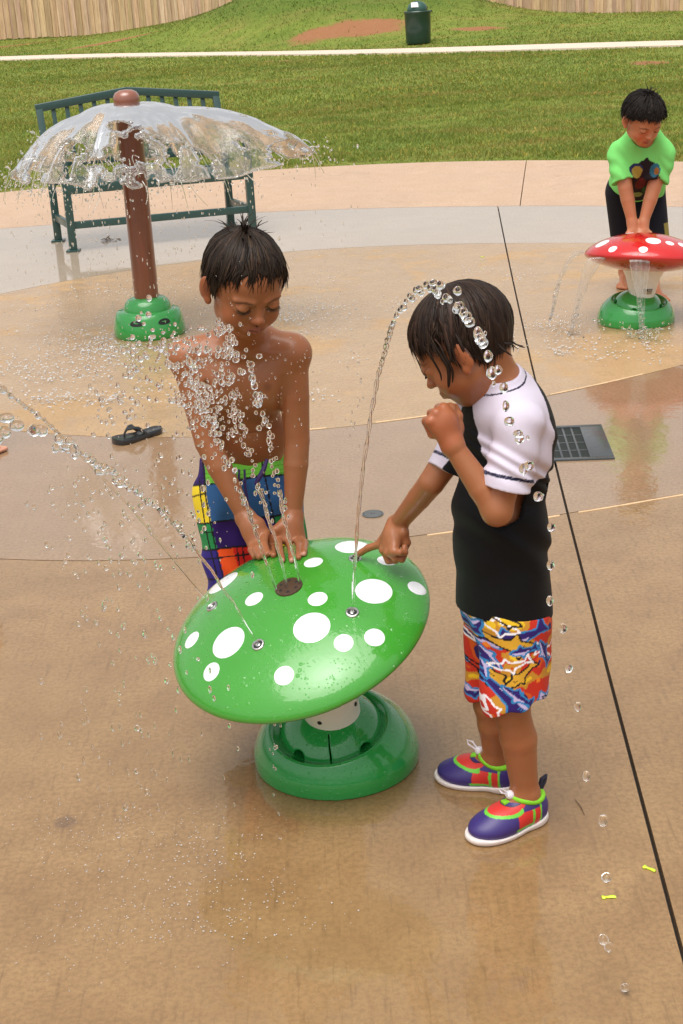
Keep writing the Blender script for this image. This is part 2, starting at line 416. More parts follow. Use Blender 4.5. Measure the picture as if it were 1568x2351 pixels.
def mat_grass(name, blades):
    t = NT(name); p = t.pos()
    n1 = t.noise(p, .55, 5, .6); n2 = t.noise(p, 3.2, 5, .65); n3 = t.noise(p, 38, 4, .7)
    mpv = t.n('Mapping', {'Vector': p, 'Scale': (.5, 2.2, 1), 'Rotation': (0, 0, R(-30))}).outputs[0]; n4 = t.noise(mpv, .9, 4, .6)
    g = t.mix(t.ramp(n2, [(.3, 0), (.7, 1)]), (.130, .188, .028), (.245, .300, .058))
    g = t.mix(t.math('MULTIPLY', t.ramp(n4, [(.48, 0), (.70, 1)]), .75), g, (.30, .255, .075))
    g = t.mix(t.math('MULTIPLY', t.ramp(n1, [(.50, 0), (.72, 1)]), .5), g, (.085, .165, .025))
    g = t.mix(t.math('MULTIPLY', t.ramp(t.noise(p, 7, 5, .7), [(.60, 0), (.72, 1)]), .5), g, (.36, .28, .12))
    zz = t.n('SeparateXYZ', {0: p}).outputs[2]; g = t.mix(t.math('MULTIPLY', t.ramp(zz, [(.45, 0), (.95, 1)]), .55), g, (.062, .125, .020))
    if blades:
        # every blade has its own tint
        oi = t.n('Attribute', attribute_name='Col').outputs['Color']; g = t.mix(1.0, g, oi, 'MULTIPLY')
        b = t.pr(color=g, rough=.6, spec=.3); tr = t.n('BsdfTranslucent', {'Color': g}); ms = t.n('MixShader', {0: .45}); t.t.links.new(b.outputs[0], ms.inputs[1]); t.t.links.new(tr.outputs[0], ms.inputs[2]); t.t.links.new(ms.outputs[0], t.out.inputs[0])
    else:
        g = t.mix(t.math('MULTIPLY', t.ramp(n3, [(.40, 0), (.6, 1)]), .5), g, (.09, .10, .022))
        # worn soil patches at fixed places on the mound and lawn
        soil = (.33, .165, .085)
        for (px, py, z, rx, ry) in SOIL:
            c0 = GH(px, py); d = t.vmath('SUBTRACT', p, (c0[0], c0[1], 0)); d = t.vmath('MULTIPLY', d, (1 / rx, 1 / ry, 0)); ln = t.n('VectorMath', {0: d}, operation='LENGTH').outputs['Value']
            ln = t.math('ADD', ln, t.math('MULTIPLY', t.math('SUBTRACT', t.noise(p, 1.8, 6, .75), .5), 1.6))
            g = t.mix(t.ramp(ln, [(.62, 1), (1.0, 0)]), g, t.mix(t.noise(p, 5, 4, .7), soil, (.27, .115, .05)))
        b = t.pr(color=g, rough=.9, spec=.1, normal=t.bump(n3, .8, .02))
    return t.m
SOIL = [(800, 68, .45, 1.7, .55), (875, 58, .6, .8, .55), (730, 74, .4, 1.0, .3), (860, 72, .4, .9, .3), (1100, 66, .4, .8, .35), (60, 101, .1, 2.0, .3), (250, 97, .1, 1.6, .25), (1490, 145, 0, .35, .8), (640, 140, 0, 1.0, .2)]
M_lawn = mat_grass('lawn_soil', False); M_blade = mat_grass('grass_blades', True)
xs = np.concatenate([np.linspace(-60, -14, 40), np.linspace(-13.5, 13.5, 180), np.linspace(14, 60, 40)]); nr = 220
tt = (np.linspace(0, 1, nr) ** 1.7)[:, None]; y0 = C_grass(xs)[None, :]; Yg = y0 + (110 - y0) * tt; Xg = np.broadcast_to(xs[None, :], Yg.shape)
Zg = hill(Xg, Yg); nx = len(xs)
ii = np.arange(nr - 1)[:, None] * nx + np.arange(nx - 1)[None, :]; Fq = np.stack([ii, ii + 1, ii + nx + 1, ii + nx], -1).reshape(-1, 4)
tag(mesh_np('ground', np.stack([Xg, Yg, Zg], -1).reshape(-1, 3), [Fq], M_lawn), 'lawn and low grassy mound behind the splash pad', None, None, 'structure')
# footpath
def pathmesh():
    x = np.linspace(-45, 40, 160); V = []; w = 1.55
    for a in x:
        yb = float(pathline(a)); n = np.array([.58, .81]) ; n = n / np.linalg.norm(n)
        for s in (0, 1): V.append((a, yb - s * w * 1.22, float(hill(a, yb - s * w)) + .035))
    for a in x:
        yb = float(pathline(a))
        V.append((a, yb - w * 1.22 - .01, float(hill(a, yb)) - .1)); V.append((a, yb + .01, float(hill(a, yb)) - .1))
    n = len(x); F = [(2 * i, 2 * i + 1, 2 * i + 3, 2 * i + 2) for i in range(n - 1)]
    F += [(2 * i + 1, 2 * n + 2 * i, 2 * n + 2 * i + 2, 2 * i + 3) for i in range(n - 1)] + [(2 * i, 2 * i + 2, 2 * n + 2 * i + 3, 2 * n + 2 * i + 1) for i in range(n - 1)]
    tag(mesh_np('path', V, [np.array(F)], simple('pale_path_concrete', (.66, .53, .42), .8, var=.1, scale=3), None, False), 'pale concrete footpath across the lawn', None, None, 'structure')
pathmesh()
# grass blades (uncountable): clumps with random lean, thinning with distance
def blades(N, y_lo, y_hi, hgt, wid, pw):
    u = RNG.random(N); y = y_lo + (y_hi - y_lo) * u ** pw
    x = (RNG.random(N) - .5) * 2 * (y * .255 + .6) + .0
    yb = C_grass(x); ok = (y > yb + .01)
    pl = pathline(x); ok &= ~((y < pl + .05) & (y > pl - 1.95))
    for (px, py, z, rx, ry) in SOIL:
        c0 = GH(px, py); q = ((x - c0[0]) / rx) ** 2 + ((y - c0[1]) / ry) ** 2; ok &= ~((q < .8) & (RNG.random(N) < .80))
    cl = vnoise(np.c_[x, y, 0 * x], 5.0, 1) * .5 + vnoise(np.c_[x, y, 0 * x], 1.1, 2) * .5
    ok &= RNG.random(N) < np.clip(.75 + cl * .6, .15, 1)
    x, y, cl = x[ok], y[ok], cl[ok]; n = len(x); z = hill(x, y)
    h = hgt * (.55 + .8 * RNG.random(n)) * (1 + .45 * cl); h = np.where(y < C_grass(x) + .25, h * .6, h)
    a = RNG.random(n) * 2 * math.pi; ln = (.3 + .9 * RNG.random(n)) * h; w = wid * (.6 + .8 * RNG.random(n))
    b0 = np.stack([x, y, z - .004], -1); ca, sa = np.cos(a), np.sin(a); pa = RNG.random(n) * math.pi
    wd = np.stack([np.cos(pa) * w, np.sin(pa) * w * .6, 0 * w], -1)
    mid = b0 + np.stack([ca * ln * .35, sa * ln * .35, h * .65], -1); tip = b0 + np.stack([ca * ln, sa * ln, h], -1)
    V = np.stack([b0 - wd, b0 + wd, mid + wd * .8, mid - wd * .8, tip], 1).reshape(-1, 3); k = np.arange(n) * 5
    tint = (.85 + .4 * RNG.random(n))[:, None] * np.stack([1 + .35 * (RNG.random(n) - .3), np.ones(n), .9 + .2 * RNG.random(n)], -1)
    dry = RNG.random(n) < .10; tint[dry] *= np.array([2.0, 1.45, 1.5])
    C = np.repeat(tint, 5, 0)
    return V, np.stack([k, k + 1, k + 2, k + 3], -1), np.stack([k + 3, k + 2, k + 4], -1), C
def make_grass():
    Vs, Q, T, C = [], [], [], []; n = 0
    for args in ((170000, 11.2, 20, .032, .0040, 1.15), (90000, 18, 31, .038, .007, 1.2), (120000, 28, 54, .04, .010, 1.0)):
        v, q, t_, c = blades(*args); Vs.append(v); Q.append(q + n); T.append(t_ + n); C.append(c); n += len(v)
    o = mesh_np('grass', np.concatenate(Vs), [np.concatenate(Q), np.concatenate(T)], M_blade, None, True, np.concatenate(C))
    tag(o, 'mown green lawn grass with dry tips behind the pad', 'grass', None, 'stuff')
make_grass()
# ================================================================ fence
def fence():
    A = np.array([-26., 60.5]); B = np.array([24., 30.0]); d = (B - A) / np.linalg.norm(B - A); L = np.linalg.norm(B - A); nrm = np.array([d[1], -d[0]])
    t = NT('cedar_fence_wood'); p = t.pos(); at = t.n('Attribute', attribute_name='Col').outputs['Color']
    mp = t.n('Mapping', {'Vector': p, 'Scale': (9, 9, .8)}).outputs[0]
    c = t.mix(t.math('MULTIPLY', t.ramp(t.noise(mp, 2, 5, .7), [(.4, 0), (.65, 1)]), .5), at, (.22, .12, .06))
    t.pr(color=c, rough=.85, spec=.2, normal=t.bump(t.noise(mp, 6, 3), .4, .01))
    root = empty('fence', (0, 42, .35), 'tall weathered cedar board fence along the far edge of the lawn', 'fence')
    V = []; F = []; C = []; s = 0.; i = 0
    rr = random.Random(3)
    while s < L:
        w = .138; off = 0.0 if i % 2 else .022
        p0 = A + d * s - nrm * off * -1; p1 = A + d * (s + w + (.022 if not i % 2 else -.0)) - nrm * off * -1
        z0 = .30 + rr.uniform(-.03, .02); z1 = z0 + 1.83 + rr.uniform(-.01, .01); b = len(V)
        col = np.array([.68, .48, .31]) * rr.uniform(.72, 1.15) * np.array([1, rr.uniform(.93, 1.03), rr.uniform(.85, 1.1)])
        th = nrm * .016 * -1
        for q in (p0, p1, p1 + th, p0 + th):
            for z in (z0, z1): V.append((q[0], q[1], z)); C.append(col)
        F += [(b, b + 2, b + 3, b + 1), (b + 2, b + 4, b + 5, b + 3), (b + 4, b + 6, b + 7, b + 5), (b + 6, b, b + 1, b + 7), (b + 1, b + 3, b + 5, b + 7)]
        s += w * .93; i += 1
    mesh_np('board_panel', V, [np.array(F)], t.m, root, False, np.array(C))
    M_rail = simple('fence_rail_wood', (.4, .27, .16), .85)
    mb = MB()
    for z in (.6, 1.2, 1.85):
        a = A - nrm * .09; b2 = B - nrm * .09; mb.bar((a[0], a[1], z), (b2[0], b2[1], z), .04, .09, bev=0)
    mb.build('rail', M_rail, root)
    s = 0
    while s < L:
        q = A + d * s - nrm * .16; MB().box((q[0], q[1], 1.15), (.09, .09, 2.0)).build('post', M_rail, root); s += 2.4
fence()
# ================================================================ litter bin
def bin_():
    c = G(962, 104); c[2] = float(hill(c[0], c[1])); M1 = simple('dark_green_bin_coating', (.012, .040, .030), .35, coat=.3, var=.3, scale=8, bump=.2, bscale=12)
    HZ = .90
    root = empty('litter_bin', c, 'dark green litter bin with domed lid standing beside the far path', 'litter bin')
    r = .30; mb = MB(); Mz = np.diag([1, 1, HZ]); mb.lathe([(r * .93, .02), (r * .97, .05), (r * 1.0, .4), (r * 1.02, .74), (r * 1.06, .76), (r * 1.07, .80), (r * 1.02, .82), (r * .9, .82)], c, Mz, seg=40); mb.build('body', M1, root)
    mb = MB(); prof = [(r * .80, .825)] + [(r * .80 * math.cos(a), .85 + .215 * math.sin(a)) for a in np.linspace(0, 1.5, 12)]; mb.lathe(prof, c, Mz, seg=40); lid = mb.build('lid', simple('green_bin_dome', (.018, .075, .055), .4, coat=.3, var=.1), root)
    # push flap facing the camera
    V = []; 
    for i, a in enumerate(np.linspace(.28, .95, 8)):
        rr = r * .80 * math.cos(a) + .012; z = .85 + .215 * math.sin(a) + .006
        hw = .085 - .010 * i / 7
        for s in (-1, 1): V.append((c[0] - .075 + s * hw, c[1] - rr, c[2] + z * HZ))
    F = [(2 * i, 2 * i + 1, 2 * i + 3, 2 * i + 2) for i in range(7)]
    mesh_np('push_flap', V, [np.array(F)], simple('pale_flap_metal', (.75, .74, .76), .35, var=.05), lid)
    MB().bar(c + [.31, -.0, .70], c + [.33, 0, .74], .05, .04).build('latch', M1, root)
bin_()
# ================================================================ play-water features
def gloss(name, color, var=.05, rough=.22, drops=True, dscale=55):
    """wet gel-coated fibreglass with water beads"""
    t = NT(name); p = t.pos(); c = t.mix(t.noise(p, 7, 3), [q * (1 - var) for q in color], [min(1, q * (1 + var)) for q in color])
    kw = dict(color=c, rough=rough, coat=1.0, coat_rough=.045, coat_ior=1.5, spec=.2)
    if drops:
        v = t.n('TexVoronoi', {'Vector': p, 'Scale': dscale, 'Randomness': 1.0}); d = v.outputs['Distance']
        sel = t.ramp(t.noise(p, 9, 4, .7), [(.47, 0), (.53, 1)])
        hgt = t.math('MULTIPLY', t.ramp(d, [(.10, 1), (.26, .0)], 'EASE'), sel)
        v2 = t.n('TexVoronoi', {'Vector': p, 'Scale': dscale * 2.6, 'Randomness': 1.0}).outputs['Distance']
        hgt = t.math('ADD', hgt, t.math('MULTIPLY', t.ramp(v2, [(.12, .5), (.28, 0)], 'EASE'), t.ramp(t.noise(p, 14, 3), [(.45, 0), (.55, 1)])))
        hgt = t.math('ADD', hgt, t.math('MULTIPLY', t.noise(p, 22, 3, .6, .6), .35))
        bn = t.bump(hgt, .75, .0035); kw['coat_normal'] = bn
        # water-darkened rim of each bead is refraction; keep only a faint tint
    t.pr(**kw); return t.m
GREEN = (.050, .300, .028); DGREEN = (.018, .275, .052)
M_capg = gloss('green_gelcoat', GREEN); M_baseg = gloss('deep_green_gelcoat', DGREEN, dscale=70); M_capr = gloss('red_gelcoat', (.52, .012, .012)); M_lightg = gloss('bright_green_base', (.030, .30, .055), drops=False)
M_white = gloss('white_gelcoat', (.80, .79, .74), drops=False, rough=.35)
M_spot = gloss('white_spot_vinyl', (.86, .86, .88), var=.02, rough=.3)
M_steel = simple('brushed_steel', (.62, .61, .58), .22, metal=1.0, var=.08)
M_hole = simple('dark_recess', (.006, .010, .007), .6)
M_bronze = simple('brown_bronze_plate', (.060, .028, .010), .5, coat=.25, var=.35, scale=60)
def cap_prof(r, dome, under, rim=0, n=44):
    """(radius, height) from the underside centre over the rim (height 0) to the apex"""
    P = []
    for q in np.sin(np.linspace(.3, math.pi / 2, 22)): P.append((r * q, -under * (.62 * math.sqrt(max(0, 1 - q * q)) + .38 * (1 - q * q))))
    for q in np.sin(np.linspace(math.pi / 2, 0, n))[1:]: P.append((max(r * q, .0004), dome * (.60 * math.sqrt(max(0, 1 - q * q)) + .40 * (1 - q * q))))
    return P
def prof_h(P, rho):
    i = max(range(len(P)), key=lambda k: P[k][0]); up = P[i:]
    rs = np.array([q[0] for q in up])[::-1]; hs_ = np.array([q[1] for q in up])[::-1]
    return np.interp(rho, rs, hs_)
def mushroom_base(root, c, mat, axis, holes, seams):
    """rounded base with a tilted crater, and the swivel dome sitting in it"""
    c = np.asarray(c, float); a = np.asarray(axis, float); a /= np.linalg.norm(a); v = EYE - c; v = v - a * (v @ a); v /= np.linalg.norm(v); sdv = np.cross(v, a)
    if sdv @ CR < 0: sdv = -sdv
    M = np.array([sdv, v, a]).T
    S = SDF(c - [.19, .19, .01], c + [.19, .19, .17], .0025)
    S.ell(c + [0, 0, .018], (.176, .176, .128), k=0); S.cone(c + [0, 0, .0], c + [0, 0, .03], .155, .155, .02, flat=np.array([0, 0, 1.]), fs=.2)
    S.ell(c + a * .120, (.128, .128, .046), M, k=.010, op='s'); S.cut(c, (0, 0, -1))
    V, F = S.mesh(); mesh_np('base', V, F, mat, root)
    S = SDF(c - [.15, .15, 0], c + [.15, .15, .18], .002)
    S.ell(c + a * .064, (.116, .116, .084), M, k=0);
    for (az, el) in holes:
        d = math.cos(R(el)) * (math.cos(R(az)) * v + math.sin(R(az)) * sdv) + math.sin(R(el)) * a; q = c + a * .058 + d * np.array([.1085]) * (1 - .26 * math.sin(R(el)))
        S.cone(q - d * .022, q + d * .02, .0155, .0155, .004, 's')
    for az in seams:
        d = math.cos(R(az)) * v + math.sin(R(az)) * sdv; w = np.cross(a, d)
        S.ell(c + a * .06 + d * .10, np.array([.07, .0016, .09]), np.array([d, w, a]).T, k=.001, op='s')
    V, F = S.mesh(); mesh_np('swivel_dome', V, F, mat, root)
    for (az, el) in holes:
        d = math.cos(R(el)) * (math.cos(R(az)) * v + math.sin(R(az)) * sdv) + math.sin(R(el)) * a; q = c + a * .058 + d * .1085 * (1 - .26 * math.sin(R(el)))
        MB().lathe([(.0002, 0), (.0095, 0), (.0098, -.004)], q - d * .019, rotm(np.cross(d, a), d), seg=20, caps=False).build('bolt', M_hole, root)
def spots_on(root, centre, M3, P, items, mat, name='spot'):
    for (u, v, r) in items:
        n = 7; seg = 40; V = []; F = []
        rho0 = math.hypot(u, v)
        def pt(a, b, lift):
            rho = math.hypot(a, b); e = 1e-3; h = prof_h(P, rho); sl = (prof_h(P, rho + e) - prof_h(P, max(rho - e, 0))) / (2 * e if rho > e else e)
            nn = np.array([-sl * a / max(rho, 1e-6), -sl * b / max(rho, 1e-6), 1]); nn /= np.linalg.norm(nn)
            return centre + M3 @ (np.array([a, b, h]) + nn * lift)
        # compress radially where the surface is steep, so that the disc stays round on the surface
        e = 2e-3; sl = (prof_h(P, rho0 + e) - prof_h(P, rho0 - e)) / (2 * e) if rho0 > e else 0; kx = 1 / math.sqrt(1 + sl * sl)
        er = np.array([u, v]) / max(rho0, 1e-6); et = np.array([-er[1], er[0]])
        for i in range(n + 1):
            q = i / n * r
            for k in range(seg):
                a = 2 * math.pi * k / seg; ab = np.array([u, v]) + er * (math.cos(a) * q * kx) + et * (math.sin(a) * q); V.append(pt(ab[0], ab[1], .0008 if i < n else -.0006))
        for i in range(n):
            for k in range(seg): k2 = (k + 1) % seg; F.append((i * seg + k, i * seg + k2, (i + 1) * seg + k2, (i + 1) * seg + k))
        mesh_np(name, V, [np.array(F)], mat, root)
def hit_cap(px, py, centre, M3, P):
    """where the picture ray meets the dome, in cap coordinates"""
    d = ray(px, py); o = M3.T @ (EYE - centre); dd = M3.T @ d; ts = np.linspace(1.8, 8, 9000)
    q = o[None, :] + ts[:, None] * dd[None, :]; rho = np.hypot(q[:, 0], q[:, 1]); rm = max(a[0] for a in P)
    ins = (rho < rm) & (q[:, 2] < prof_h(P, np.minimum(rho, rm)))
    i = np.argmax(ins); return q[i] if ins.any() else None
# ---- green mushroom
GC = G(774, 1738)                                             # base centre on the ground
gm = empty('spray_mushroom', GC, 'large tilted green mushroom water table with white spots in the foreground', 'water feature', 'spotted mushroom water tables')
cn = CR * (-.275) + CU * .785 + (-_F) * .560; cn /= np.linalg.norm(cn)   # cap axis
cap_r = .268
cap_c = AT(689, 1436, GC[1] - .075)
gu = CR - cn * (CR @ cn); gu /= np.linalg.norm(gu); gM = np.array([gu, np.cross(cn, gu), cn]).T
PG = cap_prof(cap_r, .090, .062)
MB().lathe(PG, cap_c, gM, seg=120).build('cap', M_capg, gm)
gax = np.array([0, 0, 1.]) * .88 - CR * .10 - _F * .30; mushroom_base(gm, GC, M_baseg, gax, ((-48, 18), (36, 16), (110, 16), (180, 16), (-120, 16)), (-8, 172))
# white stalk from the swivel dome to the cap
s0 = GC + gax / np.linalg.norm(gax) * .118 + CR * .012; s1 = cap_c - cn * .045
MB().tube([s0, s0 * .72 + s1 * .28, s0 * .4 + s1 * .6, s1], [.058, .064, .082, .105], 48).build('stalk', M_white, gm)
ax = (s1 - s0) / np.linalg.norm(s1 - s0)
for px, py in ((746, 1640), (836, 1613)):
    d = ray(px, py); # point on the collar facing the camera
    w = EYE - (s0 * .72 + s1 * .28); w = w - ax * (w @ ax); w /= np.linalg.norm(w)
    side = np.cross(ax, w); q = (px - 782) / 60.0; nn = w * math.sqrt(max(0, 1 - q * q * .8)) + side * q * .9 * (1 if side @ CR > 0 else -1); nn /= np.linalg.norm(nn)
    pc = (s0 * .80 + s1 * .20) + nn * .0625
    MB().lathe([(.0002, .0015), (.0042, .0015), (.0050, .0)], pc, rotm(ax, nn) if False else rotm(np.cross(nn, ax), nn)[:, [0, 1, 2]], seg=16, caps=False).build('bolt', M_hole, gm)
green_spots = [(523, 1474, 41), (484, 1542, 22), (439, 1469, 20), (651, 1551, 25), (714, 1440, 47), (789, 1476, 25), (861, 1463, 25), (859, 1356, 43), (728, 1375, 25), (582, 1375, 24), (511, 1337, 40), (718, 1291, 24), (889, 1287, 22), (958, 1350, 21), (808, 1254, 44), (545, 1300, 32)]
items = []
for px, py, rp in green_spots:
    q = hit_cap(px, py, cap_c, gM, PG)
    if q is None: continue
    dist = np.linalg.norm(cap_c + gM @ q - EYE); items.append((q[0], q[1], rp * dist / FPX * (1.0 if rp > 30 else 1.0)))
# force true sizes: two sorts of spot
items = [(u, v, (.0385 if r > .026 else .0208)) for u, v, r in items]
spots_on(gm, cap_c, gM, PG, items, M_spot)
# brown centre plate with nozzles
q = hit_cap(662, 1348, cap_c, gM, PG); spots_on(gm, cap_c, gM, PG, [(q[0], q[1], .0300)], simple('dark_gasket', (.015, .03, .012), .5), 'plate_gasket')
plate_c = cap_c + gM @ np.array([q[0], q[1], prof_h(PG, math.hypot(q[0], q[1]))]); 
def cap_normal(u, v, P=PG):
    e = 1e-3; rho = max(math.hypot(u, v), 1e-5); sl_ = (prof_h(P, rho + e) - prof_h(P, max(0, rho - e))) / (2 * e); nn = gM @ np.array([-sl_ * u / rho, -sl_ * v / rho, 1]); return nn / np.linalg.norm(nn)
pn = cap_normal(q[0], q[1]); pM = rotm(np.cross(pn, gu), pn)
MB().lathe([(.0001, .0025), (.024, .0025), (.0272, .0022), (.0283, .0005), (.0283, -.002)], plate_c, pM, seg=48, caps=False).build('nozzle_plate', M_bronze, gm)
PLATE = []
for i in range(6):
    a = math.pi / 3 * i + .5; c = plate_c + pM @ np.array([.018 * math.cos(a), .018 * math.sin(a), .0026]); PLATE.append(c)
    MB().lathe([(.0001, .0004), (.0030, .0004), (.0034, 0)], c, pM, seg=14, caps=False).build('spout_hole', M_hole, gm)
NOZ = {}
for key, (px, py) in dict(a=(486, 1393), b=(592, 1481), c=(810, 1407), d=(816, 1283)).items():
    q = hit_cap(px, py, cap_c, gM, PG); c = cap_c + gM @ np.array([q[0], q[1], prof_h(PG, math.hypot(q[0], q[1]))]); n_ = cap_normal(q[0], q[1]); Mn = rotm(np.cross(n_, gu), n_); NOZ[key] = c + n_ * .004
    nz = MB().lathe([(.0132, -.002), (.0134, .0012), (.0122, .0030), (.0098, .0034), (.0088, .0022), (.0082, .0008)], c, Mn, seg=36, caps=False).build('nozzle', M_steel, gm)
    MB().lathe([(.0001, .0010), (.0086, .0010)], c, Mn, seg=24, caps=False).build('nozzle_well', M_hole, nz)
    MB().lathe([(.0001, .0042), (.0022, .0042), (.0030, .0034), (.0046, .0026), (.0050, .0010)], c, Mn, seg=20, caps=False).build('nozzle_tip', M_steel, nz)
# ---- red mushroom
RC = G(1461, 737)
rm = empty('spray_mushroom', RC, 'smaller looking red mushroom water table with white spots at the right edge of the pad', 'water feature', 'spotted mushroom water tables')
rc_c = AT(1481, 589, RC[1] - .01); rn = CR * .035 + CU * .982 + (-_F) * .200; rn /= np.linalg.norm(rn)
ru = CR - rn * (CR @ rn); ru /= np.linalg.norm(ru); rM = np.array([ru, np.cross(rn, ru), rn]).T
PR = cap_prof(.272, .108, .070)
MB().lathe(PR, rc_c, rM, seg=110).build('cap', M_capr, rm)
rax = np.array([0, 0, 1.]) * .88 + CR * .06 - _F * .22; mushroom_base(rm, RC, M_lightg, rax, ((-8, 16), (75, 16), (150, 16), (-75, 16)), ())
s0r = RC + rax / np.linalg.norm(rax) * .112 + np.array([.012, 0, 0]); s1r = rc_c - rn * .050
MB().tube([s0r - (s1r - s0r) * .1, s0r, s0r * .7 + s1r * .3, s0r * .35 + s1r * .65, s1r], [.052, .056, .062, .076, .098], 40).build('stalk', M_white, rm)
# maker plate: pale label with small dark lettering strokes
w = EYE - s0r; w[2] = 0; w /= np.linalg.norm(w); cpl = AT(1497, 662, RC[1] - .07)
red_spots = [(1384, 558, 18, .036), (1408, 571, 11, .021), (1447, 535, 10, .021), (1501, 552, 20, .036), (1478, 572, 11, .021), (1539, 558, 10, .021), (1502, 528, 20, .036), (1531, 536, 10, .021), (1567, 562, 10, .021)]
items = []
for px, py, rp, rr in red_spots:
    q = hit_cap(px, py, rc_c, rM, PR)
    if q is not None: items.append((q[0], q[1], rr))
items += [(.19, .02, .021), (.10, .16, .036), (-.1, .17, .021)]
spots_on(rm, rc_c, rM, PR, items, M_spot)
# plate on stalk
axr = (s1r - s0r) / np.linalg.norm(s1r - s0r)
def on_stalk(t_, ang):   # t along, angle from camera-facing direction
    c = s0r + (s1r - s0r) * t_; rr = np.interp(t_, [0, .3, .65, 1], [.056, .062, .076, .098]); w = EYE - c; w = w - axr * (w @ axr); w /= np.linalg.norm(w); sd_ = np.cross(axr, w); 
    if sd_ @ CR < 0: sd_ = -sd_
    return c + (w * math.cos(ang) + sd_ * math.sin(ang)) * (rr + .0012)
def stalk_patch(name, t0_, t1_, a0, a1, m, lift=0.0):
    V = []; F = []
    for i in range(7):
        for j in range(7):
            p_ = on_stalk(t0_ + (t1_ - t0_) * j / 6, a0 + (a1 - a0) * i / 6); c = s0r + (s1r - s0r) * (t0_ + (t1_ - t0_) * j / 6); dn = (p_ - c) / np.linalg.norm(p_ - c); V.append(p_ + dn * lift)
    for i in range(6):
        for j in range(6): F.append((i * 7 + j, i * 7 + j + 1, i * 7 + j + 8, i * 7 + j + 7))
    return mesh_np(name, V, [np.array(F)], m, rm)
stalk_patch('maker_plate', .20, .38, .12, .78, simple('worn_plate_beige', (.36, .30, .20), .5, var=.2))
stalk_patch('maker_plate', .30, .38, .30, .78, simple('plate_dark_bar', (.07, .075, .07), .4), .001)
for a in (.42, .50, .58, .66, .73): stalk_patch('lettering', .33, .355, a, a + .045, M_spot, .002)
# ---- umbrella spout pole
PC = G(344, 765)
pl_ = empty('spout_pole', PC, 'brown round spout pole on a green base throwing an umbrella of water', 'water feature')
mb = MB(); mb.lathe([(.168, 0), (.174, .01), (.172, .04), (.163, .085), (.152, .112), (.142, .120), (.110, .124)], PC, seg=96, caps=False); bb = mb.build('base_ring', M_lightg, pl_)
# eye-shaped lifting pockets and a seam
def ring_patch(name, az, z0, z1, hw, m, eye=True):
    V = []; F = []; n = 14; zc = (z0 + z1) / 2
    for i in range(n + 1):
        u = -1 + 2 * i / n; half = (z1 - z0) / 2 * (math.sqrt(max(0, 1 - u * u)) if eye else 1)
        for s in (-1, 1):
            z = zc + s * half - (.004 * u * u if eye else 0); r_ = np.interp(z, [0, .01, .04, .085, .112], [.168, .174, .172, .163, .152]) + .0012; a = az + u * hw / r_
            V.append(PC + np.array([r_ * math.cos(a), r_ * math.sin(a), z]))
    for i in range(n): F.append((2 * i, 2 * i + 1, 2 * i + 3, 2 * i + 2))
    return mesh_np(name, V, [np.array(F)], m, pl_)
vw = math.atan2(-PC[1], -PC[0])
for da in (-.42, .42): ring_patch('hand_pocket', vw + da + .03, .070, .098, .032, M_hole)
ring_patch('seam', vw + .03, .002, .112, .0022, M_hole, False)
MB().lathe([(.116, .118), (.115, .130), (.106, .155), (.090, .172), (.066, .180)], PC, seg=64).build('collar', M_lightg, pl_)
ptop = AT(302, 232, PC[1]); ptop[0] = PC[0] + .0; 
Mb = NT('brown_wood_look_paint'); p_ = Mb.pos(); mp_ = Mb.n('Mapping', {'Vector': p_, 'Scale': (22, 22, 2.2)}).outputs[0]
c_ = Mb.mix(Mb.ramp(Mb.noise(mp_, 1.5, 4, .6), [(.35, 0), (.7, 1)]), (.200, .056, .020), (.130, .036, .013)); Mb.pr(color=c_, rough=.35, coat=.7, coat_rough=.12, normal=Mb.bump(Mb.noise(mp_, 3, 3), .3, .004))
ph = ptop[2]; prr = .0585
MB().lathe([(prr, .150), (prr, ph - .045)], PC, seg=56).build('pole', Mb.m, pl_)
MB().lathe([(.050, ph - .046), (.050, ph - .030)], PC, seg=40).build('spout_gap', M_hole, pl_)
MB().lathe([(prr * 1.0, ph - .032), (prr * 1.04, ph - .028), (prr * 1.04, ph + .012), (prr * .98, ph + .028), (prr * .82, ph + .041), (prr * .5, ph + .050), (.0005, ph + .053)], PC, seg=56).build('pole_cap', simple('brown_pole_cap', (.26, .085, .045), .3, coat=.9, coat_rough=.08, var=.1), pl_)
POLE_TOP = PC + np.array([0, 0, ph - .038])
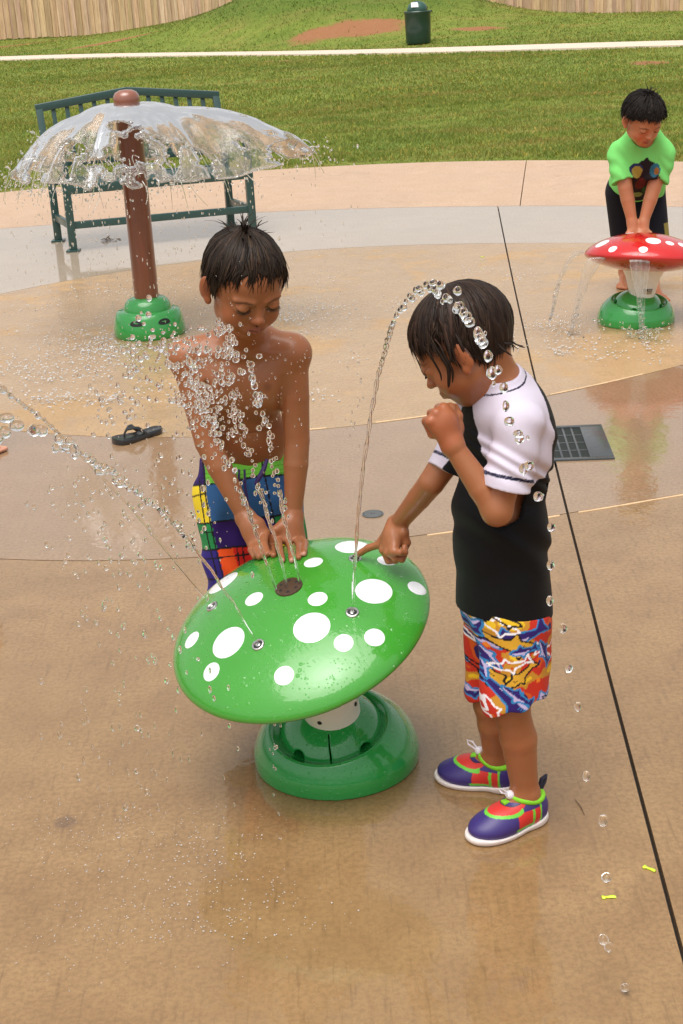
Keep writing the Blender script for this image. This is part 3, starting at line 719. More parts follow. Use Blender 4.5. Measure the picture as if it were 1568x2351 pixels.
# ================================================================ bench
def bench():
    M = simple('dark_green_powder_coat', (.020, .062, .055), .38, coat=.35, coat_rough=.15, var=.18, scale=30, bump=.15)
    FL = G(168, 577); FR = G(580, 537); root = empty('park_bench', (FL + FR) / 2 + np.array([0, .25, 0]), 'dark green steel park bench with a peaked slatted back behind the brown pole', 'bench')
    e = (FR - FL) / np.linalg.norm(FR - FL); n = np.array([-e[1], e[0], 0]); L = np.linalg.norm(FR - FL); D = .50
    BL = G(127, 550); n = (BL - FL); n[2] = 0; D = np.linalg.norm(n); n /= D; D = .47
    up = np.array([0, 0, 1.]); sh = .405; t_ = .050
    def P(a, b, z): return FL + e * (a * L) + n * b + up * z
    for a in (0, 1):
        MB().bar(P(a, 0, 0), P(a, 0, sh + .20), t_, t_, e).build('leg', M, root)
        MB().bar(P(a, D, 0), P(a, D, sh), t_, t_, e).build('leg', M, root)
        MB().box(P(a, 0, .006), (.085, .085, .010), bev=.002).build('foot_plate', M, root); MB().box(P(a, D, .006), (.085, .085, .010), bev=.002).build('foot_plate', M, root)
        MB().bar(P(a, .02, .165), P(a, D - .02, .165), .03, .045, up).build('side_rail', M, root)
        MB().bar(P(a, -.02, sh + .20), P(a, D, sh + .22), t_, .03, up).build('armrest', M, root)
        MB().bar(P(a, D, sh - .02), P(a, D + .12, sh + .47), t_, .045, e).build('back_post', M, root)
    MB().bar(P(0, 0.0, .165), P(1, 0.0, .165), .035, .045, up).build('stretcher', M, root)
    # seat: perforated steel sheet modelled as slats with front roll
    mb = MB(); mb.bar(P(0, -.015, sh - .012), P(1, -.015, sh - .012), .035, .060, up)
    for k in range(9): mb.bar(P(.01, .045 + k * .045, sh), P(.99, .045 + k * .045, sh), .030, .012, up, .002)
    mb.bar(P(0, D, sh - .012), P(1, D, sh - .012), .03, .045, up); mb.build('seat', M, root)
    # back: peaked top rail, bottom rail, vertical slats, forest cut-out silhouette panel
    def B(a, z): return P(a, D + .02 + .10 * z / .47, sh + z)
    top = MB(); top.bar(B(-.02, .455), B(.5, .525), .055, .05, up); top.bar(B(.5, .525), B(1.02, .455), .055, .05, up); top.build('top_rail', M, root)
    MB().bar(B(0, .10), B(1, .10), .04, .04, up).build('bottom_rail', M, root)
    for k in range(1, 13):
        a = k / 13; zt = .455 + .07 * (1 - abs(a - .5) * 2); bk = MB().bar(B(a, .11), B(a, zt - .01), .028, .016, n, .002); bk.build('slat', M, root)
    # two small steel tree silhouettes fixed behind the slats
    for ac, sc_ in ((.58, 1.0), (.66, .8), (.74, 1.1), (.82, .7)):
        V = []; F = []; z = .12; 
        mbt = MB()
        for q in range(5):
            w0 = .075 * sc_ * (1 - q / 5.2); zz = .12 + q * .05 * sc_
            for o in (-.003, .003):
                pass
            pa, pb, pc_ = B(ac, zz) - e * w0, B(ac, zz) + e * w0, B(ac, zz + .075 * sc_)
            off = n * .006; mbt.add([pa - off, pb - off, pc_ - off, pa + off, pb + off, pc_ + off], [(0, 1, 2), (5, 4, 3), (0, 3, 4, 1), (1, 4, 5, 2), (2, 5, 3, 0)])
        mbt.build('tree_cutout', M, root, smooth=False)
bench()
# ================================================================ floor fittings and litter
def grate():
    A = G(1262, 980); B = G(1383, 977); Cc = G(1413, 1055); Dd = G(1270, 1060)
    M = simple('grey_cast_iron_grate', (.040, .045, .048), .42, metal=.0, coat=.6, coat_rough=.18, var=.35, scale=70, bump=.6, bscale=60)
    root = empty('drain_grate', (A + Cc) / 2, 'grey cast iron drain grate set in the pad behind the boy in black', 'drain grate')
    e = (Cc - Dd); e[2] = 0; e /= np.linalg.norm(e); right = Cc; W = .47; n = (B - Cc); n[2] = 0; n -= e * (n @ e); Dp = np.linalg.norm(n) ; n /= Dp
    o = Cc - e * W; up = np.array([0, 0, 1.])
    def P(a, b, z=0): return o + e * a + n * b + up * z
    # shear the right edge like the dished frame
    mb = MB(); fr = .022; x1 = W - .08; x0_ = .025
    def slabq(a0, a1, b0, b1, z=.006): mb.box(P((a0 + a1) / 2, (b0 + b1) / 2, z / 2 - .004), (a1 - a0, b1 - b0, z + .008), np.array([e, n, up]).T, .002)
    slabq(0, W, 0, fr); slabq(0, W, Dp - fr, Dp); slabq(0, x0_, fr, Dp - fr); slabq(x1, W, fr, Dp - fr)
    mb.build('frame', M, root)
    g = MB(); nb = 12; pitch = (x1 - x0_) / nb
    for k in range(1, nb): g.bar(P(x0_ + k * pitch, fr, -.004), P(x0_ + k * pitch, Dp - fr, -.004), .008, .016, up, .002)
    for k in range(1, 4): g.bar(P(x0_, fr + (Dp - 2 * fr) * k / 4, -.004), P(x1, fr + (Dp - 2 * fr) * k / 4, -.004), .008, .014, up, .002)
    g.build('bars', M, root)
    q = MB(); q.add([P(.01, .01, .0012), P(x1 + .02, .01, .0012), P(x1 + .02, Dp - .01, .0012), P(.01, Dp - .01, .0012)], [(0, 1, 2, 3)]); q.build('sump', M_hole, root)
grate()
def capdrain():
    c = G(857, 1181); c2 = G(832, 1181); r = float(np.linalg.norm(c - c2)) 
    M = simple('grey_steel_cover', (.11, .115, .11), .35, metal=.3, coat=.6, var=.3, scale=90)
    root = empty('nozzle_cover', c, 'small round grey metal nozzle cover flush in the wet concrete behind the green mushroom', 'floor nozzle', None)
    MB().lathe([(r * 1.0, .0005), (r * .99, .003), (r * .90, .0035), (r * .88, .002)], c, seg=48, caps=False).build('rim', M, root)
    MB().lathe([(.0003, .0015), (.006, .0015), (.007, .003), (r * .84, .0032), (r * .88, .001)], c, seg=48, caps=False).build('cover', simple('dark_cover', (.06, .065, .06), .4, coat=.6, var=.4, scale=120, bump=.4), root)
capdrain()
def flipflop():
    toe = G(262, 1021); heel = G(362, 993); M = simple('black_rubber_foam', (.010, .010, .011), .35, coat=.5, coat_rough=.2, var=.3, bump=.2)
    root = empty('flip_flop', (toe + heel) / 2, 'black flip flop lying alone on the wet concrete', 'flip flop')
    d = heel - toe; d[2] = 0; L = np.linalg.norm(d); d /= L; L = .205; n = np.array([-d[1], d[0], 0]); o = toe
    prof = [(0, .012), (.02, .026), (.06, .036), (.12, .041), (.2, .043), (.35, .037), (.5, .030), (.65, .029), (.8, .031), (.9, .029), (.96, .022), (1.0, .008)]
    V = []; F = []; n_ = len(prof)
    for lv, (z, ins) in enumerate(((.001, .002), (.004, 0), (.016, 0), (.019, .002), (.0175, .005))):
        for s in (1, -1):
            for u, w in (prof if s == 1 else prof[::-1]):
                bias = -.006 * math.sin(u * math.pi); V.append(o + d * (u * L) + n * (s * (w - ins) + bias) + np.array([0, 0, z + .004 * (u - .5) ** 2 * 4 * (1 if lv else 0)]))
    m = 2 * n_
    for l in range(4):
        for k in range(m): F.append((l * m + k, l * m + (k + 1) % m, (l + 1) * m + (k + 1) % m, (l + 1) * m + k))
    F = [tuple(f) for f in F]; mb = MB(); mb.add(V, F + [tuple(4 * m + k for k in range(m)), tuple(range(m))[::-1]]); mb.build('sole', M, root)
    post = o + d * (.22 * L) + np.array([0, 0, .018]); top_ = post + np.array([0, 0, .026]) + d * .012
    for s in (1, -1):
        end = o + d * (.62 * L) + n * (s * .032) + np.array([0, 0, .014]); mid = (top_ + end) / 2 + np.array([0, 0, .016]) + n * s * .008
        MB().tube([top_, top_ * .5 + mid * .5 + [0, 0, .004], mid, end * .6 + mid * .4, end], [.005, .0068, .0075, .007, .006], 8).build('strap', M, root)
    MB().tube([post - [0, 0, .004], post + [0, 0, .012], top_], [.004, .0035, .005], 8).build('toe_post', M, root)
flipflop()
def scrap(px, py, size, ang, label, z=0, knot=True):
    c = G(px, py, z); M = bpy.data.materials.get('lime_rubber') or simple('lime_rubber', (.55, .72, .02), .35, coat=.5, var=.15)
    a = np.array([math.cos(ang), math.sin(ang), 0]); b = np.array([-a[1], a[0], 0]); V = []; F = []; up = np.array([0, 0, 1.])
    W = [(-1, .36, .2), (-.75, .46, .35), (-.45, .22, .45), (-.32, .12, .5), (-.15, .22, .35), (.3, .30, .2), (.7, .32, .35), (1, .27, .15)]
    for u, w, h in W:
        for s, hh in ((-1, .25), (0, 1), (1, .25)): V.append(c + a * u * size + b * (s * w * size + .08 * size * math.sin(u * 4)) + up * (.002 + h * size * .45 * hh))
    n = len(W)
    for i in range(n - 1):
        for k in range(2): F.append((i * 3 + k, i * 3 + k + 1, i * 3 + k + 4, i * 3 + k + 3))
    nv = len(V); V += [np.array([v[0], v[1], z + .0008]) for v in V]; F += [tuple(q + nv for q in f)[::-1] for f in F]
    for i in range(n - 1): F.append((i * 3, i * 3 + 3, nv + i * 3 + 3, nv + i * 3)); F.append((i * 3 + 2, nv + i * 3 + 2, nv + i * 3 + 5, i * 3 + 5))
    o = mesh_np('balloon_scrap', V, [np.array(F)], M); tag(o, label, 'balloon scrap', 'burst balloon scraps on the concrete')
scrap(1492, 1996, .0125, -.75, 'lime yellow balloon scrap lying against the dark joint at the right')
scrap(1399, 2061, .0125, .0, 'lime yellow balloon scrap lying flat in front of the shoes, nearest the camera')
scrap(1109, 590, .011, .3, 'tiny lime balloon scrap beside the joint beyond the two boys')
scrap(1526, 515, .014, .2, 'tiny lime scrap on the grey ring behind the red mushroom')
def leafclump():
    c = G(244, 552); mb = MB(); rr = random.Random(5)
    for i in range(26):
        a = rr.uniform(0, 6.28); l = rr.uniform(.015, .05); q = c + np.array([rr.gauss(0, .035), rr.gauss(0, .03), .003]); d = np.array([math.cos(a), math.sin(a), rr.uniform(0, .5)]) * l; s = np.array([-math.sin(a), math.cos(a), 0]) * l * .22
        mb.add([q, q + d * .5 + s, q + d, q + d * .5 - s], [(0, 1, 2, 3)])
    o = mb.build('leaf_litter', simple('dead_leaf', (.16, .10, .045), .8, var=.4), None, False); tag(o, 'small clump of dead leaves lying under the bench', 'leaves')
leafclump()
mbs = MB(); a_ = G(1946, 2705) if False else G(1322, 1838); b_ = G(1343, 1872); mbs.tube([a_ + [0, 0, .002], (a_ + b_) / 2 + [.002, 0, .003], b_ + [0, 0, .002]], [.0007, .0010, .0006], 6); tag(mbs.build('twig', simple('brown_twig', (.13, .075, .04), .7)), 'thin brown twig lying on the concrete right of the shoes', 'twig')
# ================================================================ people: shared anatomy
SKIN_DARK = (.060, .018, .008)
def skin_mat(name, wet=.6):
    t = NT(name); p = t.pos(); at = t.n('Attribute', attribute_name='Col').outputs['Color']
    mott = t.noise(p, 19, 6, .7); c = t.mix(t.math('MULTIPLY', t.ramp(mott, [(.35, 0), (.7, 1)]), .40), at, t.mix(1.0, at, (1.12, .78, .72), 'MULTIPLY'))
    bead = t.n('TexVoronoi', {'Vector': p, 'Scale': 120.0}).outputs['Distance']; sel = t.ramp(t.noise(p, 22, 3), [(.54, 0), (.60, 1)])
    h = t.math('ADD', t.math('MULTIPLY', t.ramp(bead, [(.08, 1), (.24, 0)]), sel), t.math('MULTIPLY', t.noise(p, 420, 2), .25))
    t.pr(color=c, rough=.42, sss=.12, sss_r=(1.0, .35, .18), sss_scale=.012, coat=wet * .6, coat_rough=.16, coat_ior=1.36, spec=.28, normal=t.bump(t.noise(p, 300, 3), .12, .001), coat_normal=t.bump(h, .35, .0012))
    return t.m
M_skin = skin_mat('wet_tan_skin')
def fabric(name, wet=.2, weave=900, rough=.75, folds=0.0):
    t = NT(name); p = t.pos(); at = t.n('Attribute', attribute_name='Col').outputs['Color']
    t.pr(color=at, rough=rough, sheen=.03, spec=.15, coat=wet * .4, coat_rough=.4, normal=t.bump(t.math('ADD', t.noise(p, weave, 2), t.math('MULTIPLY', t.noise(p, 45, 3, .5, .5), folds)), .25, .0015)); return t.m
M_cloth = fabric('swim_fabric', .12, folds=1.0); M_tee = fabric('damp_tee_cotton', .05, 700, .85, folds=1.0)
def hair_mat(name, col, rough=.5, coat=.06):
    t = NT(name); p = t.pos(); at = t.n('Attribute', attribute_name='Col').outputs['Color']
    t.pr(color=t.mix(1.0, at, col, 'MULTIPLY'), rough=rough, spec=.14, coat=coat, coat_rough=.22); return t.m
class Head:
    """local frame in metres for a head 19 cm tall: x right (of the person), y forward, z up; origin between ears at eye height"""
    def __init__(s, o, fwd, up, k=1.0, ear=0.0):
        s.ear = ear
        f = np.asarray(fwd, float); f /= np.linalg.norm(f); u = np.asarray(up, float); u = u - f * (u @ f); u /= np.linalg.norm(u)
        s.M = np.array([np.cross(f, u), f, u]).T; s.o = np.asarray(o, float); s.k = k
    def W(s, x, y, z): return s.o + s.M @ (np.array([x, y, z]) * s.k)
    def L(s, P): return ((np.asarray(P) - s.o) @ s.M) / s.k
    def E(s, S, c, r, k=.01, op='u', rot=None, inf=0.0):
        M = s.M if rot is None else s.M @ rot
        S.ell(s.W(*c), np.array(r) * s.k, M, k * s.k, op, inf)
    def C(s, S, a, b, ra, rb, k=.005, op='u', **kw): S.cone(s.W(*a), s.W(*b), ra * s.k, rb * s.k, k * s.k, op, **kw)
    def build(s, S, ears=True):
        E, C = s.E, s.C
        E(S, (0, -.010, .022), (.0715, .088, .073), 0); E(S, (0, -.030, .005), (.066, .062, .062), .02)
        E(S, (0, .030, -.028), (.0525, .050, .056), .025); E(S, (0, .026, -.055), (.044, .042, .034), .02)
        E(S, (0, .053, -.076), (.019, .018, .016), .018)
        for q in (-1, 1):
            E(S, (q * .032, .047, -.036), (.0245, .024, .025), .016); E(S, (q * .038, .012, -.050), (.020, .026, .022), .018)
            E(S, (q * .030, .092, -.001), (.019, .017, .012), .012, 's')
            E(S, (q * .030, .0650, -.003), (.0150, .0150, .0125), .004)
            E(S, (q * .030, .0685, .001), (.0150, .0135, .0098), .003)       # upper lid, lowered
            C(S, (q * .014, .077, .0145), (q * .044, .064, .0150), .0035, .0030, .012)   # brow ridge
            E(S, (q * .0086, .0825, -.0245), (.0062, .0078, .0056), .004)
        C(S, (0, .074, .002), (0, .0875, -.018), .0055, .0070, .010); E(S, (0, .0900, -.0215), (.0084, .0085, .0072), .005)
        for q in (-1, 1): E(S, (q * .0048, .0890, -.0290), (.0026, .0036, .0026), .002, 's')
        E(S, (0, .073, -.049), (.022, .013, .016), .010)                       # mouth mound
        C(S, (0, .0825, -.036), (0, .0805, -.0415), .0014, .0014, .004, 's')      # philtrum
        for q in (-1, 1):
            C(S, (0, .0850, -.0455), (q * .0165, .0760, -.0485), .0038, .0018, .003); C(S, (0, .0840, -.0525), (q * .0150, .0755, -.0500), .0046, .0020, .003)
            C(S, (0, .0895, -.0489), (q * .0165, .0790, -.0495), .0011, .0009, .0015, 's')
        C(S, (-.010, .0800, -.0640), (.010, .0800, -.0640), .0028, .0028, .006, 's')
        if ears:
            for q in (-1, 1):
                a = R(24) * q; Z = np.array([[math.cos(a), -math.sin(a), 0], [math.sin(a), math.cos(a), 0], [0, 0, 1]])
                # ear: x thin, y wide, z tall; rotated so the back edge stands out
                e = s.ear; E(S, (q * .0775, -.006, -.008 + e), (.0060, .0165, .0265), .004, rot=Z); E(S, (q * .0735, .004, -.030 + e), (.0055, .0085, .0100), .004, rot=Z)
                E(S, (q * .0840, .0055, -.006 + e), (.0052, .0090, .0155), .003, 's', rot=Z)
                C(S, (q * .0790, -.010, .012 + e), (q * .0800, -.012, -.012 + e), .0022, .0020, .002)
    def paint(s, P, C_, hair=None, brow=1.0, ear_red=.35):
        L = s.L(P); x, y, z = np.abs(L[:, 0]), L[:, 1], L[:, 2]; inb = (np.abs(L).max(1) < .13)
        def blend(m, c): m = (np.clip(m, 0, 1) * inb)[:, None]; C_[:] = C_ * (1 - m) + np.array(c) * m
        def sm(v, a, b): return np.clip((v - a) / (b - a), 0, 1)
        # cheeks, nose tip and ears a little redder
        ck = np.exp(-(((x - .036) / .020) ** 2 + ((z + .034) / .018) ** 2)) * (y > .03) * .30; nt = np.exp(-((x / .012) ** 2 + ((z + .022) / .010) ** 2)) * (y > .07) * .25; er = (x > .074) * .35
        m = (np.clip(ck + nt + er, 0, .5) * inb)[:, None]; C_[:] = C_ * (1 - m) + C_ * np.array([1.15, .72, .66]) * m
        blend(np.exp(-(((y - .004) / .008) ** 2 + ((z + .006 - s.ear) / .013) ** 2)) * (x > .0725) * .75, (.13, .035, .018))  # inner shade of the ear hollow, painted dark red brown
        lip = np.exp(-((x / .0175) ** 6)) * sm(.0088 - np.abs(z + .0488 + .08 * x), 0, .0025) * (y > .068); blend(lip * .8, (.30, .085, .065))
        blend(np.exp(-((x / .017) ** 6)) * sm(.0012 - np.abs(z + .0490), -.0008, .0006) * (y > .070) * .8, (.10, .02, .015))
        zb = .0138 + .0030 * np.sin(np.clip((x - .012) / .036, 0, 1) * math.pi) - .003 * sm(x, .03, .05)
        blend(np.exp(-((x - .030) / .0185) ** 6) * sm(.0030 - np.abs(z - zb), 0, .0015) * (y > .045) * .85 * brow, (.020, .008, .005))
        ze = -.0032 + .9 * (x - .030) ** 2 / .03
        blend(np.exp(-((x - .030) / .0145) ** 8) * sm(.0026 - np.abs(z - ze), 0, .0012) * (y > .055), (.010, .005, .004))
        blend(np.exp(-((x - .030) / .0125) ** 8) * sm(.0012 - np.abs(z - .0075), 0, .0010) * (y > .055) * .4, (.06, .022, .012))
        blend(np.exp(-(((x - .0048) / .0035) ** 2 + ((z + .029) / .003) ** 2)) * (y > .083) * .9, (.05, .012, .008))
        if hair is not None: blend(hair(L) * 1.0, (.012, .008, .006))
    def lashes(s, parent, name='eyelashes'):
        for q in (-1, 1):
            mb = MB()
            for i in range(19):
                u = -1 + 2 * i / 18; a = np.array([q * .030 + u * .0125, .0795 - .0050 * u * u - .0015, -.0030 + .0035 * u * u]); b = a + np.array([u * .0030, .0055, -.0060]); 
                mb.tube([s.W(*a), s.W(*((a + b) / 2 + np.array([0, .0006, -.0008]))), s.W(*b)], [.0006, .0005, .0002], 4)
            mb.build(name, M_lash, parent)
M_lash = simple('black_lashes', (.006, .004, .003), .6)
def cranium_dir(th, ph, cdir):
    """unit direction at polar angle th from the crown direction, azimuth ph (0 = towards the face)"""
    c = cdir / np.linalg.norm(cdir); f = np.array([0, 1., 0]); f = f - c * (c @ f); f /= np.linalg.norm(f); r = np.cross(f, c)
    return math.cos(th) * c + math.sin(th) * (math.cos(ph) * f + math.sin(ph) * r)
class Hair:
    def __init__(s, H, infl=.006): s.H = H; s.V = []; s.F = []; s.C = []; s.infl = infl
    def pos(s, d, lift):
        # surface of the cranium union along direction d, plus lift
        c = np.array([0, -.012, .020]); r = np.array([.0715, .088, .0745]) + s.infl + lift
        return c + d * (1 / math.sqrt(((d / r) ** 2).sum()))
    def lock(s, pts, w, th, tint, twist=0.0):
        """tapered flattened lock through local points"""
        n = len(pts); b = len(s.V); ctr = np.array([0, -.012, .015])
        for i, p in enumerate(pts):
            d = pts[min(i + 1, n - 1)] - pts[max(i - 1, 0)]; d = d / (np.linalg.norm(d) + 1e-9); nn = p - ctr; nn = nn - d * (nn @ d); nn /= np.linalg.norm(nn) + 1e-9; sd = np.cross(d, nn)
            u = i / (n - 1); ww = w * (min(1, .35 + u * 3)) * (1 - u ** 2.5) ** .8 + .0002; tt = th * (1 - u ** 2) + .0002
            for (a, e) in ((-1, 0), (-.45, .8), (.45, .8), (1, 0), (0, -.5)): s.V.append(s.H.W(*(p + sd * ww * a + nn * tt * e))); s.C.append(tint)
        for i in range(n - 1):
            for k in range(5): k2 = (k + 1) % 5; s.F.append((b + i * 5 + k, b + i * 5 + k2, b + (i + 1) * 5 + k2, b + (i + 1) * 5 + k))
    def grow(s, n, rng, cdir, end, start=(.05, .5), w=(.0025, .006), th=.0022, wave=.12, lift=.004, curl=.006, sel=None, segs=9, swirl=.25, drop=.02, clump=0):
        cl = [rng.uniform(-math.pi, math.pi) for _ in range(clump)]
        for _ in range(n):
            ph = rng.uniform(-math.pi, math.pi)
            if sel and not sel(ph): continue
            t0 = rng.uniform(*start) * end(ph); t1 = end(ph) * rng.uniform(.80, 1.03); 
            if t1 - t0 < .25: t0 = t1 - .25
            a1, a2 = rng.uniform(-1, 1) * wave, rng.uniform(0, 6.28); cu = rng.uniform(-1, 1) * curl; lf = rng.uniform(.2, 1) * lift; pts = []
            for i in range(segs):
                u = i / (segs - 1); th_ = t0 + (t1 - t0) * u; pc_ = min(cl, key=lambda c: abs((c - ph + math.pi) % (2 * math.pi) - math.pi)) if clump else ph; dp = (pc_ - ph + math.pi) % (2 * math.pi) - math.pi; p_ = ph + dp * .78 * u ** 1.3 + swirl * (th_ - .5) * .6 + a1 * math.sin(a2 + u * 4) * u
                q = s.pos(cranium_dir(th_, p_, cdir), lf * math.sin(math.pi * min(1, u * 1.1)) * .7 + (lf * .6 if u > .8 else 0) * (u - .8) * 5)
                q = q + np.array([cu * u ** 4, 0, -drop * max(0, u - .75) ** 2 * 4]); pts.append(q)
            g = rng.uniform(.35, 1.0) if rng.random() < .86 else rng.uniform(1.1, 2.2); s.lock(pts, rng.uniform(*w), th * rng.uniform(.7, 1.3), (g, g * rng.uniform(.9, 1.05), g * rng.uniform(.85, 1.05)))
    def spikes(s, n, rng, cdir, tmax, length, r=.0011):
        for _ in range(n):
            th_ = rng.uniform(0, tmax); ph = rng.uniform(-math.pi, math.pi); d = cranium_dir(th_, ph, cdir); p0 = s.pos(d, -.002); side = cranium_dir(th_ + 1.2, ph + rng.uniform(-.6, .6), cdir)
            L = length * rng.uniform(.5, 1.1); pts = [p0 + d * L * u * (1 - .35 * u) + side * L * u * u * rng.uniform(.5, 1.3) for u in np.linspace(0, 1, 6)]; s.lock(pts, r * rng.uniform(1, 2.2), r, (.8, .8, .8))
    def build(s, parent, mat, cap=None, name='hair'):
        V = list(s.V); F = [np.array(s.F)]; C_ = list(s.C)
        if cap is not None:
            v, f = cap; n = len(V); V = np.concatenate([np.array(V), v]) if n else v; F += [q + n for q in f if len(q)]; C_ = np.concatenate([np.array(C_).reshape(-1, 3), np.full((len(v), 3), .75)])
        return mesh_np(name, V, F, mat, parent, True, np.array(C_))
def scalp(H, keep, infl=.0055, h=.002, noise=.0012):
    """hair mass close to the skull; keep(L)->signed value, negative = hair"""
    S = SDF(H.o - .15, H.o + .15, h)
    H.E(S, (0, -.010, .022), (.0715, .088, .073), 0, inf=infl); H.E(S, (0, -.030, .005), (.066, .062, .062), .02, inf=infl)
    x, y, z = np.meshgrid(*S.ax, indexing='ij'); m = np.abs(S.d) < .03; P = np.stack([x[m], y[m], z[m]], -1); L = H.L(P)
    dd = S.d[m]; cl = H.L(P) - np.array([0, -.012, .02]); an = np.arctan2(cl[:, 0], cl[:, 1]); dd = dd + noise * vnoise(np.stack([an * 9, cl[:, 2] * 12, cl[:, 1] * 9], -1), 1.0, 5).astype(np.float32) * 1.0
    S.d[m] = np.maximum(dd, keep(L) * H.k); i = S.d > 0; V, F = S.mesh(); return V, F
def finger(S, pts, r0=.0068, r1=.0052, k=.003):
    n = len(pts); S.chain(pts, [r0 + (r1 - r0) * i / (n - 1) for i in range(n)], k)
def leg_foot(S, hip, knee, ankle, toe_dir, r=(.052, .038, .036, .023), foot=.17, up=(0, 0, 1), toes=True):
    S.chain([hip, hip * .5 + knee * .5, knee], [r[0], r[0] * .86, r[1]], .012); cal = knee * .68 + ankle * .32; td = np.asarray(toe_dir, float); td /= np.linalg.norm(td)
    S.chain([knee, cal - td * .006, ankle], [r[1] * .96, r[2] * 1.02, r[3]], .012)
    heel = np.array([ankle[0], ankle[1], .020]) - td * .028; ball = np.array([ankle[0], ankle[1], .016]) + td * foot * .50; sd = np.cross(td, [0, 0, 1.])
    S.cone(ankle, heel + td * .02 + np.array([0, 0, .012]), r[3], r[3] * .95, .015); S.cone(heel, ball, .021, .016, .015); S.cone(ankle + td * .01, ball, r[3] * .9, .015, .02)
    S.cone(ball - sd * .018, ball + sd * .018, .014, .013, .01)
    if toes:
        for i, q in enumerate((-1, -.45, .05, .5, .95)):
            b = ball + sd * q * .024; t = b + td * (.034 - .012 * abs(i - (0 if True else 4)) * .45); S.cone(b, np.array([t[0], t[1], .0095]), .0085, .0078 if i else .0095, .003)
def person(name_loc, label): return empty('person', name_loc, label, 'person')
def paint_base(V, base, seed=0):
    n = vnoise(V, 14, seed)[:, None]; n2 = vnoise(V, 45, seed + 1)[:, None]; return np.array(base)[None, :] * (1 + .06 * n + .04 * n2)
